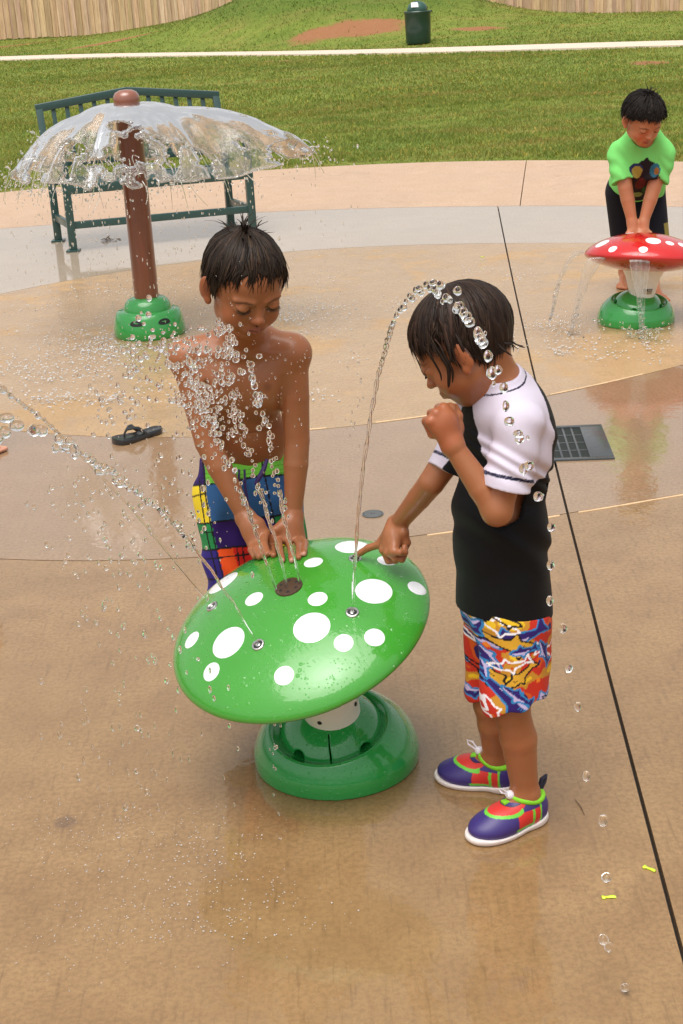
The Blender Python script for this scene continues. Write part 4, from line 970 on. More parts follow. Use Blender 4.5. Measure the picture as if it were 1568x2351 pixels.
# ================================================================ boy with bare chest behind the green mushroom
def on_cap(px, py, lift=0.0):
    q = hit_cap(px, py, cap_c, gM, PG); q = np.array([q[0], q[1], prof_h(PG, math.hypot(q[0], q[1]))]); return cap_c + gM @ q + cap_normal(q[0], q[1]) * lift
def boy1():
    t0 = time.time()
    foot = G(560, 1585); foot[1] = 3.06
    root = person(np.array([-.19, 3.06, 0]), 'bare chested boy in multicoloured board shorts with both hands on the green mushroom rim')
    A = AT; base = (.305, .117, .048)
    yh = 2.84; fwd = np.array([.33, -.80, -.52]); 
    eye = A(591, 709, yh - .07); 
    H = Head(eye, fwd, (0.03, 0, 1), 1.03); H.o = eye - H.M @ (np.array([0, .074, -.003]) * H.k)
    lo = np.array([-.47, 2.55, -.01]); hi = np.array([.10, 3.28, 1.18]); S = SDF(lo, hi, .0023)
    chestR = rotm((.05, -.95, -.28), (.0, -.28, .95))
    # torso
    chest, belly, pel = A(553, 880, 2.985), A(560, 1005, 3.03), A(563, 1120, 3.06)
    S.ell(chest, (.106, .066, .092), chestR, 0); S.ell(belly, (.094, .056, .104), chestR, .04); S.ell(pel, (.092, .072, .075), None, .04)
    for sx, px in ((-1, 500), (1, 610)): S.ell(A(px, 880, 2.950), (.044, .026, .036), chestR, .03)
    nb = A(560, 782, 2.99)
    sh = {-1: A(430, 822, 2.975), 1: A(668, 812, 2.965)}; el = {-1: A(474, 1015, 2.93), 1: A(681, 1010, 2.94)}
    handL = on_cap(596, 1283, .012); handR = on_cap(662, 1268, .018)
    wr = {-1: A(563, 1190, 2.885), 1: A(672, 1186, 2.90)}
    for s_ in (-1, 1):
        S.cone(nb, sh[s_], .046, .035, .035); S.cone(chest + (sh[s_] - nb) * .5, sh[s_], .05, .036, .03)
        S.ell(sh[s_], (.037, .036, .038), None, .012)
        e, w = el[s_], wr[s_]; m = (sh[s_] + e) / 2
        S.cone(sh[s_], m, .035, .0320, .008); S.cone(m, e, .0320, .0268, .002); f1 = e * .68 + w * .32; S.chain([e, f1, w], [.0268, .0268, .0178], .002)
    # neck into head
    S.cone(nb + [0, .01, -.01], H.W(0, -.018, -.045), .036, .036, .025); S.cone(nb + [.0, -.02, -.02], H.W(0, .01, -.050), .026, .03, .03)
    # collar bones, sternum and arm creases
    for s_ in (-1, 1): S.cone(A(556, 812, 2.925), sh[s_] + [0, -.02, .012], .0045, .0050, .018)
    S.ell(A(558, 1060, 2.942), (.0045, .008, .0055), None, .004, 's')
    H.build(S)
    S.cone(A(649, 872, 2.918), A(641, 985, 2.935), .003, .004, .012, 's'); S.cone(A(474, 880, 2.922), A(508, 1000, 2.925), .003, .004, .012, 's')
    # hands: right-hand-of-picture
    w = wr[1]; kn = [A(639, 1240, 2.865), A(660, 1243, 2.862), A(679, 1241, 2.866), A(692, 1240, 2.875)]
    for k_ in kn: S.cone(w, k_, .0170, .0098, .010)
    S.ell((w + kn[1]) / 2 + [0, 0, 0], (.022, .014, .026), None, .01)
    tips = [(651, 1294), (669, 1291), (684, 1284), (696, 1276)]
    for i, (k_, tp) in enumerate(zip(kn, [(649, 1292), (670, 1292), (686, 1285), (698, 1277)])):
        t = on_cap(*tp, .0045); mid = (k_ + t) / 2 + np.array([(-.002, .002, .004, .006)[i], -.006, .010]); finger(S, [k_, mid, t * .85 + mid * .15 + [0, 0, .002], t], .0078, .0056, .0022)
    th1 = A(634, 1216, 2.87); th2 = A(626, 1255, 2.862); th3 = on_cap(629, 1280, .005); S.cone(w, th1, .014, .011, .01); finger(S, [th1, th2, th3], .0095, .0066, .003)
    # left-of-picture hand, fingers curled under on the rim
    w = wr[-1]; kn = [A(607, 1228, 2.850), A(599, 1240, 2.842), A(588, 1248, 2.840), A(577, 1250, 2.846)]
    for k_ in kn: S.cone(w, k_, .0180, .0105, .010)
    S.ell((w + kn[1]) / 2, (.024, .018, .028), None, .012)
    for i, (k_, tp) in enumerate(zip(kn, [(616, 1279), (607, 1284), (597, 1286), (587, 1285)])):
        t = on_cap(*tp, .006); mid = k_ * .5 + t * .5 + np.array([-.004, -.004, .004]); finger(S, [k_, mid, t + [.0, 0, .002], t + [.006, .008, -.002]], .0082, .0062, .0022)
    th1 = A(592, 1202, 2.865); S.cone(w, th1, .015, .011, .012); finger(S, [th1, A(610, 1222, 2.86), A(622, 1256, 2.855)], .0092, .0066, .004)
    # legs, bare feet
    for s_, hx, kx, ax_ in ((-1, -.045, -.012, .030), (1, .055, .065, .118)):
        hip = pel + [hx, .0, -.035]; knee = np.array([pel[0] + kx, 3.05, .285]); ank = np.array([pel[0] + ax_, 3.10, .055])
        leg_foot(S, hip, knee, ank, (s_ * .2 + .1, -1, 0), (.056, .039, .037, .024), .17)
    V, F = S.mesh(); C_ = paint_base(V, base, 3)
    rng = random.Random(11)
    hairl = lambda L: np.clip((-(keep1(L)) - .0) / .004, 0, 1) * .85
    H.paint(V, C_, hairl, brow=.8)
    for px in (508, 612):
        q = A(px, 893, 2.90); d = np.hypot(V[:, 0] - q[0], V[:, 2] - q[2]); m = (np.clip(1 - d / .011, 0, 1) * (V[:, 1] < 2.97))[:, None] ** .5 * .6; C_ = C_ * (1 - m) + np.array([.16, .05, .028]) * m
    # finger nails
    for tp in ((649, 1294), (670, 1294), (698, 1279)):
        q = on_cap(*tp, .008); d = np.linalg.norm(V - q, axis=1); m = np.clip(1 - d / .0075, 0, 1)[:, None] ** .5 * .7; C_ = C_ * (1 - m) + np.array([.62, .36, .28]) * m
    mesh_np('body', V, F, M_skin, root, True, C_)
    H.lashes(root)
    # hair
    def end(ph):
        a = abs(ph); return 1.66 if a < .6 else (1.72 if a < 1.1 else (1.88 if a < 2.0 else 2.15))
    cdir = np.array([0, -.42, .9]); Hr = Hair(H, .0035)
    Hr.grow(360, rng, cdir, end, (.03, .55), (.0020, .0046), .0022, .14, .004, .010, clump=30); Hr.grow(420, rng, cdir, lambda p: end(p) * 1.04, (.2, .7), (.0007, .0018), .0012, .12, .005, .010, clump=34); Hr.grow(120, rng, cdir, end, (.03, .6), (.001, .003), .0016, .3, .005, .014)
    Hr.spikes(26, rng, cdir, .6, .030)
    for sx in (-1, 1):
        for i in range(9):
            y0 = .008 + .0022 * i; Hr.lock([np.array([sx * (.0735 - .0006 * i), y0, .035]), np.array([sx * (.0750 - .0006 * i), y0 + .001, .015]), np.array([sx * (.0740 - .0008 * i), y0 + .004 * rng.uniform(-1, 1), -.004]), np.array([sx * (.0715 - .0008 * i), y0 + .006 * rng.uniform(-1, 1), -.012 - .008 * rng.random()])], .0022, .0014, (.6, .6, .6))
    Hr.build(root, M_hair1, scalp(H, keep1, .0028, noise=.001))
    # ---------- board shorts
    h = .0024; P_ = SDF(np.array([-.42, 2.82, .15]), np.array([.08, 3.32, .68]), h)
    P_.ell(pel + [0, 0, -.005], (.112, .094, .090), None, 0); P_.ell(pel + [0, -.0, .045], (.104, .082, .075), None, .02)
    for s_, hx, kx in ((-1, -.050, -.034), (1, .055, .064)):
        hip = pel + [hx, 0, -.03]; kn_ = np.array([pel[0] + kx, 3.045, .245]); P_.cone(hip, kn_, .070, .070, .02)
    wp = A(563, 1070, 2.96); P_.cut(wp + [0, 0, .024], (-.06, .28, 1)); P_.cut(np.array([0, 0, .262]), (.08, 0, -1))
    P_.disp(lambda x, y, z: .0022 * np.sin(x * 95 + z * 28 + 3 * np.sin(z * 21)) + .0016 * np.sin(z * 70 + x * 60 + y * 50)); P_.shell(.005)
    V, F = P_.mesh(); C_ = np.tile(np.array([.025, .012, .10]), (len(V), 1)); x = V[:, 0] - pel[0]; z = V[:, 2]; n = vnoise(V, 12, 4) * .006
    yel, lime, blue, grn, pur, org, nav, red = (.82, .62, .03), (.16, .52, .05), (.03, .105, .27), (.02, .24, .07), (.030, .010, .11), (.80, .085, .015), (.03, .02, .20), (.62, .02, .015)
    zt = wp[2] - .28 * (V[:, 1] - wp[1]) + .0 + x * .06
    def setc(m, c): C_[m] = c
    cols = [[pur, yel, grn, nav, nav], [lime, blue, pur, org, org], [lime, blue, pur, red, org], [lime, blue, pur, org, pur], [lime, blue, grn, yel, nav]]
    xb = [-.075, -.040, .0, .062]; zb = [.034, .128, .192, .262]; hz = zt - z
    xi = np.digitize(x + n + (z - .45) * .12, xb); zi = np.digitize(hz + n, zb)
    for i in range(5):
        for j in range(5): setc((xi == i) & (zi == j), cols[i][j])
    def lines(v, c, w): return np.abs(v - c) < w
    blk = np.zeros(len(V), bool)
    for b in zb[0:4]: blk |= lines(hz + n, b, .0022)
    for b in (-.078, .064): blk |= lines(x + n + (z - .45) * .12, b, .0018)
    blk |= (lines(hz + n * 1.5, .058, .0020) & (xi == 0)); blk |= (lines(x + n * 1.6 + (z - .45) * .12, -.092, .0020) & (hz > .02)); blk |= lines(hz + n, .212, .0018); blk |= (lines(x + n * 1.5, -.02, .0018) & (hz > .19)) | (lines(x + n * 1.5, -.008, .0014) & (hz > .19)) | (lines(x + n * 1.3, .03, .0016) & (hz > .19)) | (lines(hz + n, .15, .0014) & (xi == 0))
    C_[blk] = (.012, .010, .014); m = lines(hz, .010, .0008) | lines(hz, .020, .0008) | lines(hz, .028, .0008); C_[m & (zi == 0)] *= .55
    so_ = mesh_np('board_shorts', V, F, M_cloth, root, True, C_)
    M_dr = simple('purple_cord', (.030, .010, .085), .7); q = A(606, 1078, 2.93)
    mb = MB(); mb.tube([A(612, 1055, 2.955), A(604, 1078, 2.938), A(592, 1100, 2.930), A(586, 1112, 2.932)], [.004, .0055, .0055, .004], 8); mb.tube([A(560, 1078, 2.948), A(562, 1120, 2.938), A(570, 1165, 2.935), A(566, 1200, 2.935)], [.0025, .0028, .0028, .002], 8); mb.tube([A(548, 1078, 2.952), A(547, 1105, 2.94), A(553, 1135, 2.938)], [.0025, .0028, .002], 8); mb.build('drawstring', M_dr, so_)
    print('boy1', time.time() - t0)
def keep1(L):
    x, y, z = np.abs(L[:, 0]), L[:, 1], L[:, 2]
    front = .068 + .003 * np.sin(L[:, 0] * 150) - .5 * np.clip(x - .040, 0, 1); side = np.where(y > .012, .052 - (.055 - np.clip(y, 0, .055)) * .55, np.where(y > -.022, .018 + (np.abs(y + .004) < .02) * .004, -.050))
    zl = np.where(y > .055, front, np.minimum(side, front + .02)); zl = np.where((y > .010) & (y < .022) & (x > .05), .002, zl)
    return zl - z
M_hair1 = hair_mat('wet_black_brown_hair', (.026, .015, .009), .5, .06)
boy1()
# ================================================================ boy in black and white rash guard
def boy2():
    t0 = time.time(); A = AT; base = (.33, .129, .054)
    root = person(G(1165, 1865), 'boy in black and white rash guard and shark print shorts pointing at the green mushroom')
    img = lambda r, u, f: CR * r + CU * u + _F * f
    fwd = img(-.78 * .93, -.62 * .93, .36); up = img(-.62, .78, .0)
    H = Head(A(1062, 790, 2.44), fwd, up, .98, -.012)
    lo = np.array([-.06, 2.17, -.01]); hi = np.array([.42, 2.90, 1.10]); S = SDF(lo, hi, .0021)
    bf = img(-.93, .0, -.33); bf = bf - np.array([0, 0, bf[2]]); bf /= np.linalg.norm(bf)          # the way the chest faces
    def BR(lean): 
        u = np.array([0, 0, 1.]) * math.cos(lean) + bf * math.sin(lean); return rotm(np.cross(u, np.cross(bf, u)) * 1.0, u)
    bR = BR(.10)
    chest, belly, pel = A(1158, 1000, 2.45), A(1150, 1190, 2.45), A(1158, 1375, 2.45)
    S.ell(chest, (.098, .068, .100), bR, 0); S.ell(belly, (.084, .066, .100), bR, .04); S.ell(pel, (.090, .074, .080), bR, .04)
    nb = A(1155, 900, 2.45); sh = {'n': A(1194, 970, 2.348), 'f': A(1095, 955, 2.55)}
    S.cone(nb, sh['n'], .040, .034, .03); S.cone(nb, sh['f'], .040, .034, .03)
    S.cone(nb + [0, 0, -.01], H.W(0, -.030, -.035), .036, .037, .025); S.cone(nb + [-.01, 0, 0], H.W(0, .010, -.052), .028, .030, .03)
    H.build(S)
    # near arm: bent, fist at the mouth
    en, wn = A(1142, 1172, 2.315), A(1040, 1022, 2.345)
    S.chain([sh['n'], sh['n'] * .5 + en * .5, en], [.034, .030, .0252], .002); f1 = en * .66 + wn * .34; S.chain([en, f1, wn], [.0250, .0238, .0175], .002)
    S.ell(en + A(1150, 1190, 2.3) * 0, (.027, .026, .027), None, .01)
    kn = [A(1034, 938, 2.375), A(1019, 938, 2.362), A(1002, 950, 2.350), A(990, 968, 2.345)]
    for k_ in kn: S.cone(wn, k_, .0175, .0104, .007)
    pc = (wn + kn[1] + kn[2]) / 3; S.ell(pc, (.022, .018, .024), None, .012)
    for k_ in kn: S.ell(k_ - _F * .003, (.0085, .0085, .0085), None, .004)
    awy = _F * .022
    for i, k_ in enumerate(kn):
        m1 = k_ + awy + img(-.006, .002, 0); m2 = m1 + img(.010, -.022, .004); m3 = m2 + img(.012, -.004, -.012); finger(S, [k_, m1, m2, m3], .0088, .0072, .0022)
    finger(S, [A(1050, 985, 2.37), A(1052, 955, 2.375), A(1045, 936, 2.385)], .0098, .0076, .004); S.cone(wn, A(1050, 985, 2.37), .015, .0115, .01)
    # far arm: index finger on the nozzle
    ef, wf = A(992, 1108, 2.52), A(913, 1205, 2.63)
    S.chain([sh['f'], sh['f'] * .5 + ef * .5, ef], [.034, .0290, .0245], .002); f1 = ef * .66 + wf * .34; S.chain([ef, f1, wf], [.0245, .0228, .0172], .002)
    tip = NOZ['d'] + np.array([.004, -.002, .004]); Yt = tip[1]
    k1, k2, k3, k4 = A(873, 1250, Yt - .03), A(882, 1262, Yt - .055), A(893, 1268, Yt - .072), A(906, 1266, Yt - .085)
    for k_ in (k1, k2, k3, k4): S.cone(wf, k_, .0165, .0100, .010)
    S.ell((wf + k2) / 2 + img(.004, 0, -.004), (.018, .022, .024), None, .012)
    finger(S, [k1, k1 * .52 + tip * .48 + [0, 0, .004], k1 * .2 + tip * .8 + [0, 0, .002], tip], .0082, .0056, .003)
    finger(S, [k2, A(893, 1287, Yt - .06), A(909, 1286, Yt - .062), A(913, 1280, Yt - .062)], .0078, .0066, .0022)
    finger(S, [k3, A(908, 1281, Yt - .08), A(924, 1284, Yt - .08), A(929, 1275, Yt - .075)], .0076, .0064, .0022)
    finger(S, [k4, A(920, 1268, Yt - .095), A(931, 1268, Yt - .09), A(930, 1256, Yt - .085)], .0070, .0060, .0022)
    th = A(928, 1222, 2.60); S.cone(wf, th, .014, .0105, .010); finger(S, [th, A(935, 1246, 2.60), A(928, 1266, 2.605)], .0090, .0068, .004)
    # legs
    td = G(1100, 1925) - G(1255, 1868); td[2] = 0; td /= np.linalg.norm(td); td2 = G(1000, 1815) - G(1160, 1845); td2[2] = 0; td2 /= np.linalg.norm(td2)
    an, af = A(1207, 1800, 2.395), A(1141, 1782, 2.535); an[2] = .065; af[2] = .065
    hn, hf = A(1178, 1440, 2.40), A(1140, 1432, 2.515); knn, kf = A(1175, 1628, 2.375), A(1128, 1615, 2.51)
    for hip, knee, ank, t_ in ((hn, knn, an, td), (hf, kf, af, td2)):
        S.chain([hip, (hip + knee) / 2, knee], [.055, .045, .035], .012); cal = knee * .66 + ank * .34 - t_ * .005
        S.chain([knee, cal, ank], [.0335, .0345, .0245], .006); S.cone(ank, np.array([ank[0], ank[1], .03]) + t_ * .07, .024, .016, .02); S.cone(ank, np.array([ank[0], ank[1], .03]) - t_ * .01, .025, .022, .01)
        for q in (-1, 1): S.ell(ank + np.cross(t_, [0, 0, 1.]) * q * .017 + [0, 0, .006], (.010, .010, .011), None, .008)
    V, F = S.mesh(); C_ = paint_base(V, base, 9)
    H.paint(V, C_, lambda L: np.clip(-keep2(L) / .004, 0, 1) * .9, brow=.7)
    mesh_np('body', V, F, M_skin, root, True, C_); H.lashes(root)
    # hair: longer, wet, swept from the crown
    rng = random.Random(21)
    def end(ph):
        a = abs(ph); return 1.62 if a < .55 else (1.80 if a < 1.0 else (1.80 if a < 1.55 else (2.2 if a < 2.2 else 2.45)))
    cdir = np.array([0.0, -.36, .93]); Hr = Hair(H, .008)
    Hr.grow(430, rng, cdir, end, (.02, .45), (.003, .0066), .0026, .12, .004, .010, segs=11, drop=.03, clump=34); Hr.grow(520, rng, cdir, lambda p: end(p) * 1.04, (.1, .7), (.0007, .0018), .0012, .16, .006, .014, segs=10, drop=.04, clump=30)
    # loose wet locks: over the ear and cheek, temple and nape
    def wl(pts, w=.0030): 
        P = [np.array(p) for p in pts]; out = []
        for i in range(len(P) - 1):
            p0, p1, p2, p3 = P[max(i - 1, 0)], P[i], P[i + 1], P[min(i + 2, len(P) - 1)]
            for u in np.linspace(0, 1, 5)[:-1]: out.append(.5 * ((2 * p1) + (-p0 + p2) * u + (2 * p0 - 5 * p1 + 4 * p2 - p3) * u * u + (-p0 + 3 * p1 - 3 * p2 + p3) * u ** 3))
        out.append(P[-1]); Hr.lock(out, w, w * .6, (.6, .6, .6))
    for sx in (-1, 1):
        wl([(sx * .076, .020, .030), (sx * .079, .024, .0), (sx * .078, .028, -.022), (sx * .070, .046, -.042), (sx * .062, .053, -.046)], .0042); wl([(sx * .077, .012, .03), (sx * .080, .018, .0), (sx * .079, .024, -.028), (sx * .070, .040, -.045)], .0036)
        wl([(sx * .074, .036, .035), (sx * .075, .040, .008), (sx * .070, .046, -.018), (sx * .064, .055, -.030)], .0030); wl([(sx * .080, -.005, .03), (sx * .086, .002, .006), (sx * .087, .012, -.012), (sx * .083, .024, -.016)], .0030)
        wl([(sx * .080, -.022, .02), (sx * .086, -.018, -.004), (sx * .082, -.012, -.026), (sx * .076, -.010, -.040)], .0034); wl([(sx * .074, -.045, -.005), (sx * .076, -.036, -.035), (sx * .066, -.022, -.058)], .0036)
        wl([(sx * .050, .058, .055), (sx * .054, .066, .030), (sx * .052, .072, .012), (sx * .044, .078, .004)], .0024)
    for i in range(7):
        a = rng.uniform(-2.6, 2.6); x0 = .062 * math.sin(a * .5); y0 = -.075 + .02 * abs(a) / 2.6; k = rng.uniform(.6, 1.2); wl([(x0, y0 - .004, -.020), (x0 * 1.02, y0 + .002, -.040), (x0 * .95 + rng.uniform(-.006, .006), y0 + .004 - rng.uniform(0, .012), -.058 * k), (x0 * .9 + rng.uniform(-.008, .008), y0 - .010 * rng.uniform(-.3, 1.2), -.068 * k)], rng.uniform(.0016, .0034))
    Hr.build(root, M_hair2, scalp(H, keep2, .0075, noise=.0022))
    # ---------- rash guard
    P_ = SDF(np.array([-.02, 2.22, .36]), np.array([.42, 2.70, .98]), .0022)
    P_.ell(chest - bf * .006, (.106, .080, .112), bR, 0); P_.ell(belly, (.101, .081, .112), bR, .06); P_.ell(pel + [0, 0, .045], (.097, .079, .10), bR, .04); P_.ell(pel + [0, 0, -.03], (.106, .083, .11), bR, .03); 
    P_.cone(nb + [0, 0, -.006], sh['n'], .046, .040, .03); P_.cone(nb + [0, 0, -.004], sh['f'], .046, .040, .03); P_.ell(A(1196, 962, 2.45), (.06, .045, .05), bR, .03)
    hn_, hf_ = A(1163, 1120, 2.325), A(1026, 1082, 2.515); P_.cone(sh['n'], hn_, .040, .0445, .014); P_.cone(sh['f'], hf_, .039, .037, .014)
    P_.cone(nb, nb + (H.W(0, -.03, -.05) - nb) * .60, .046, .041, .02)                               # collar
    sln = hn_ - sh['n']; sln /= np.linalg.norm(sln); slf = hf_ - sh['f']; slf /= np.linalg.norm(slf)
    x, y, z = P_.ax[0][:, None, None], P_.ax[1][None, :, None], P_.ax[2][None, None, :]
    def dist_axis(a, b):
        ba = b - a; L = ba @ ba; t = ((x - a[0]) * ba[0] + (y - a[1]) * ba[1] + (z - a[2]) * ba[2]) / L; tc = np.clip(t, 0, 1.3)
        return np.sqrt((x - a[0] - tc * ba[0]) ** 2 + (y - a[1] - tc * ba[1]) ** 2 + (z - a[2] - tc * ba[2]) ** 2), t
    for a, b, r in ((sh['n'], hn_, .062), (sh['f'], hf_, .055)):      # cut the cuff square, only near the sleeve
        dax, t = dist_axis(a, b); over = (t - 1) * np.linalg.norm(b - a); near = dax < r; P_.d = np.where(near & (over > -.01), np.maximum(P_.d, over), P_.d).astype(np.float32)
    hem = A(1150, 1424, 2.36); tl = np.array([.10, .12, 1]); P_.d = np.maximum(P_.d, -(((x - hem[0]) * tl[0] + (y - hem[1]) * tl[1] + (z - hem[2]) * tl[2]) + .004).astype(np.float32))
    cc = nb + (H.W(0, -.03, -.05) - nb) * .40; cnm = (H.W(0, -.03, -.05) - nb); cnm /= np.linalg.norm(cnm); cnm = cnm - bf * .06; cnm /= np.linalg.norm(cnm)
    cd_ = (x - cc[0]) * cnm[0] + (y - cc[1]) * cnm[1] + (z - cc[2]) * cnm[2]; dax, t = dist_axis(nb, H.W(0, -.03, -.05)); P_.cone(cc + cnm * .062, cc + cnm * .14, .062, .066, .006, 's')
    def folds(X, Y, Z):
        P = np.stack([X, Y, Z], -1); rel = P - sh['n']; t = rel @ sln; r = np.zeros(len(X)); g = np.exp(-((t - .09) / .06) ** 2) * (np.linalg.norm(rel, axis=1) < .17)
        q = P @ np.array([.55, .2, .8]); r += g * .0028 * np.sin(q * 210 + 2.5 * np.sin(q * 61)) ; b = (1 - g); r += b * .0026 * np.clip((Z - hem[2] - .02) / .08, .15, 1) * np.sin(P @ np.array([60, 20, 26.]) + 2.2 * np.sin(P @ np.array([10., 6, 34.]))) ; r += .0015 * vnoise(P, 16, 8); return r
    P_.disp(folds); P_.shell(.0045)
    V, F = P_.mesh(); C_ = np.tile(np.array([.0040, .0038, .0045]), (len(V), 1))
    def seg(Vv, a, b):
        ba = b - a; t = np.clip(((Vv - a) @ ba) / (ba @ ba), -.4, 1.25); return np.linalg.norm(Vv - a - t[:, None] * ba, axis=1), ((Vv - a) @ ba) / math.sqrt(ba @ ba)
    white = np.array([.62, .56, .66]); navy = np.array([.010, .010, .030])
    dn, tn = seg(V, sh['n'], hn_); df, tf = seg(V, sh['f'], hf_); Ln, Lf = np.linalg.norm(hn_ - sh['n']), np.linalg.norm(hf_ - sh['f'])
    # raglan line: everything outward of a plane from the collar to the armpit
    sd_ = np.cross(bf, [0, 0, 1.]); sd_ /= np.linalg.norm(sd_); 
    if (sh['n'] - sh['f']) @ sd_ < 0: sd_ = -sd_
    mid = (sh['n'] + sh['f']) / 2; lat = (V - mid) @ sd_; zz = V[:, 2] - (sh['n'][2] + sh['f'][2]) / 2; ff = (V - mid) @ bf
    slv_n = ((lat - (.030 - zz * .42 + np.abs(ff) * .12) > 0) & (zz > -.100 - .2 * ff) ) | ((dn < .056) & (tn > .045) & (lat > .065))
    slv_f = ((-lat - (.030 - zz * .42 + np.abs(ff) * .12) > 0) & (zz > -.100) ) | ((df < .052) & (tf > .035) & (-lat > .060))
    C_[slv_n | slv_f] = white
    # back panel runs black up to the collar
    C_[(ff < -.062) & (zz > -.3) & (np.abs(lat) < .085)] = (.0040, .0038, .0045)
    cdv = (V - cc) @ cnm; ds = np.linalg.norm(V - (cc + cnm * .062), axis=1) - .062; C_[ds < .0165] = white; C_[(ds > .0165) & (ds < .0198)] = navy
    for d_, t_, L_, m_ in ((dn, tn, Ln, slv_n), (df, tf, Lf, slv_f)):
        k = (d_ < .056) & m_; stt = (t_ > L_ - .0245) & (t_ < L_ - .0185); st2 = np.sin((V @ np.array([700., 300., 500.]))) > .3
        C_[k & stt] = navy; C_[k & (t_ > L_ - .0225) & (t_ < L_ - .0210) & st2] = (.12, .11, .18)
    gm_ = mesh_np('rash_guard', V, F, M_cloth, root, True, C_)
    # ---------- shorts with a shark print
    Q = SDF(np.array([.02, 2.22, .13]), np.array([.42, 2.68, .58]), .0021)
    Q.ell(pel + [0, 0, -.01], (.098, .079, .085), bR, 0)
    Q.cone(hn, A(1176, 1605, 2.375), .060, .0585, .03); Q.cone(hf, A(1122, 1580, 2.515), .060, .050, .012)
    Q.cone(hn + [.010, 0, 0], A(1194, 1585, 2.39), .058, .053, .02)
    Q.cut(hem + [0, 0, .006], tl); x, y, z = Q.ax[0][:, None, None], Q.ax[1][None, :, None], Q.ax[2][None, None, :]
    hz_n = A(1165, 1638, 2.33); hz_f = A(1098, 1605, 2.49); zc = np.where(y < 2.455, hz_n[2] + (x - hz_n[0]) * .32 - (y - 2.34) * .12, hz_f[2] + (x - hz_f[0]) * .05)
    Q.d = np.maximum(Q.d, (zc - z).astype(np.float32))
    Q.disp(lambda X, Y, Z: .0030 * np.sin(X * 120 + Y * 40 + 1.5 * np.sin(Z * 22)) * np.clip((.42 - Z) / .1, 0, 1) + .002 * np.sin(X * 60 - Y * 80 + Z * 30)); Q.shell(.0045)
    V, F = Q.mesh(); C_ = shark_print(V, bf, sd_)
    mesh_np('swim_shorts', V, F, M_cloth, root, True, C_)
    shoe(root, an, td, 1, .172); shoe(root, af, td2, -1, .172)
    print('boy2', time.time() - t0)
def keep2(L):
    x, y, z = np.abs(L[:, 0]), L[:, 1], L[:, 2]
    zl = np.where(y > .06, .050 - .5 * np.clip(x - .03, 0, 1), np.where(y > .018, .006 + .7 * (y - .018) + .008 * np.sin(L[:, 1] * 200), np.where(y > -.018, .022, -.055 - .1 * np.clip(-y - .03, 0, .1))))
    return zl - z + .003 * np.sin(y * 260)
M_hair2 = hair_mat('wet_dark_brown_hair', (.030, .016, .010), .5, .06)
def poly_sd(u, v, pts):
    """inside test + distance to outline for a polygon in (u, v)"""
    pts = np.asarray(pts, float); n = len(pts); ins = np.zeros(len(u), bool); d = np.full(len(u), 9.)
    for i in range(n):
        a, b = pts[i], pts[(i + 1) % n]; c = ((a[1] > v) != (b[1] > v)) & (u < (b[0] - a[0]) * (v - a[1]) / (b[1] - a[1] + 1e-12) + a[0]); ins ^= c
        ba = b - a; t = np.clip(((u - a[0]) * ba[0] + (v - a[1]) * ba[1]) / (ba @ ba), 0, 1); d = np.minimum(d, np.hypot(u - a[0] - t * ba[0], v - a[1] - t * ba[1]))
    return np.where(ins, -d, d)
SHARK = [(0, 0), (.10, .055), (.26, .085), (.34, .20), (.42, .095), (.66, .055), (.80, .03), (.93, .17), (.94, .02), (1.0, -.10), (.84, -.03), (.62, -.055), (.50, -.075), (.42, -.20), (.36, -.085), (.18, -.075), (.05, -.04)]
SH_BELLY = [(0.02, -.005), (.18, -.015), (.40, -.03), (.66, -.02), (.62, -.06), (.50, -.08), (.42, -.21), (.36, -.09), (.18, -.08), (.05, -.045)]
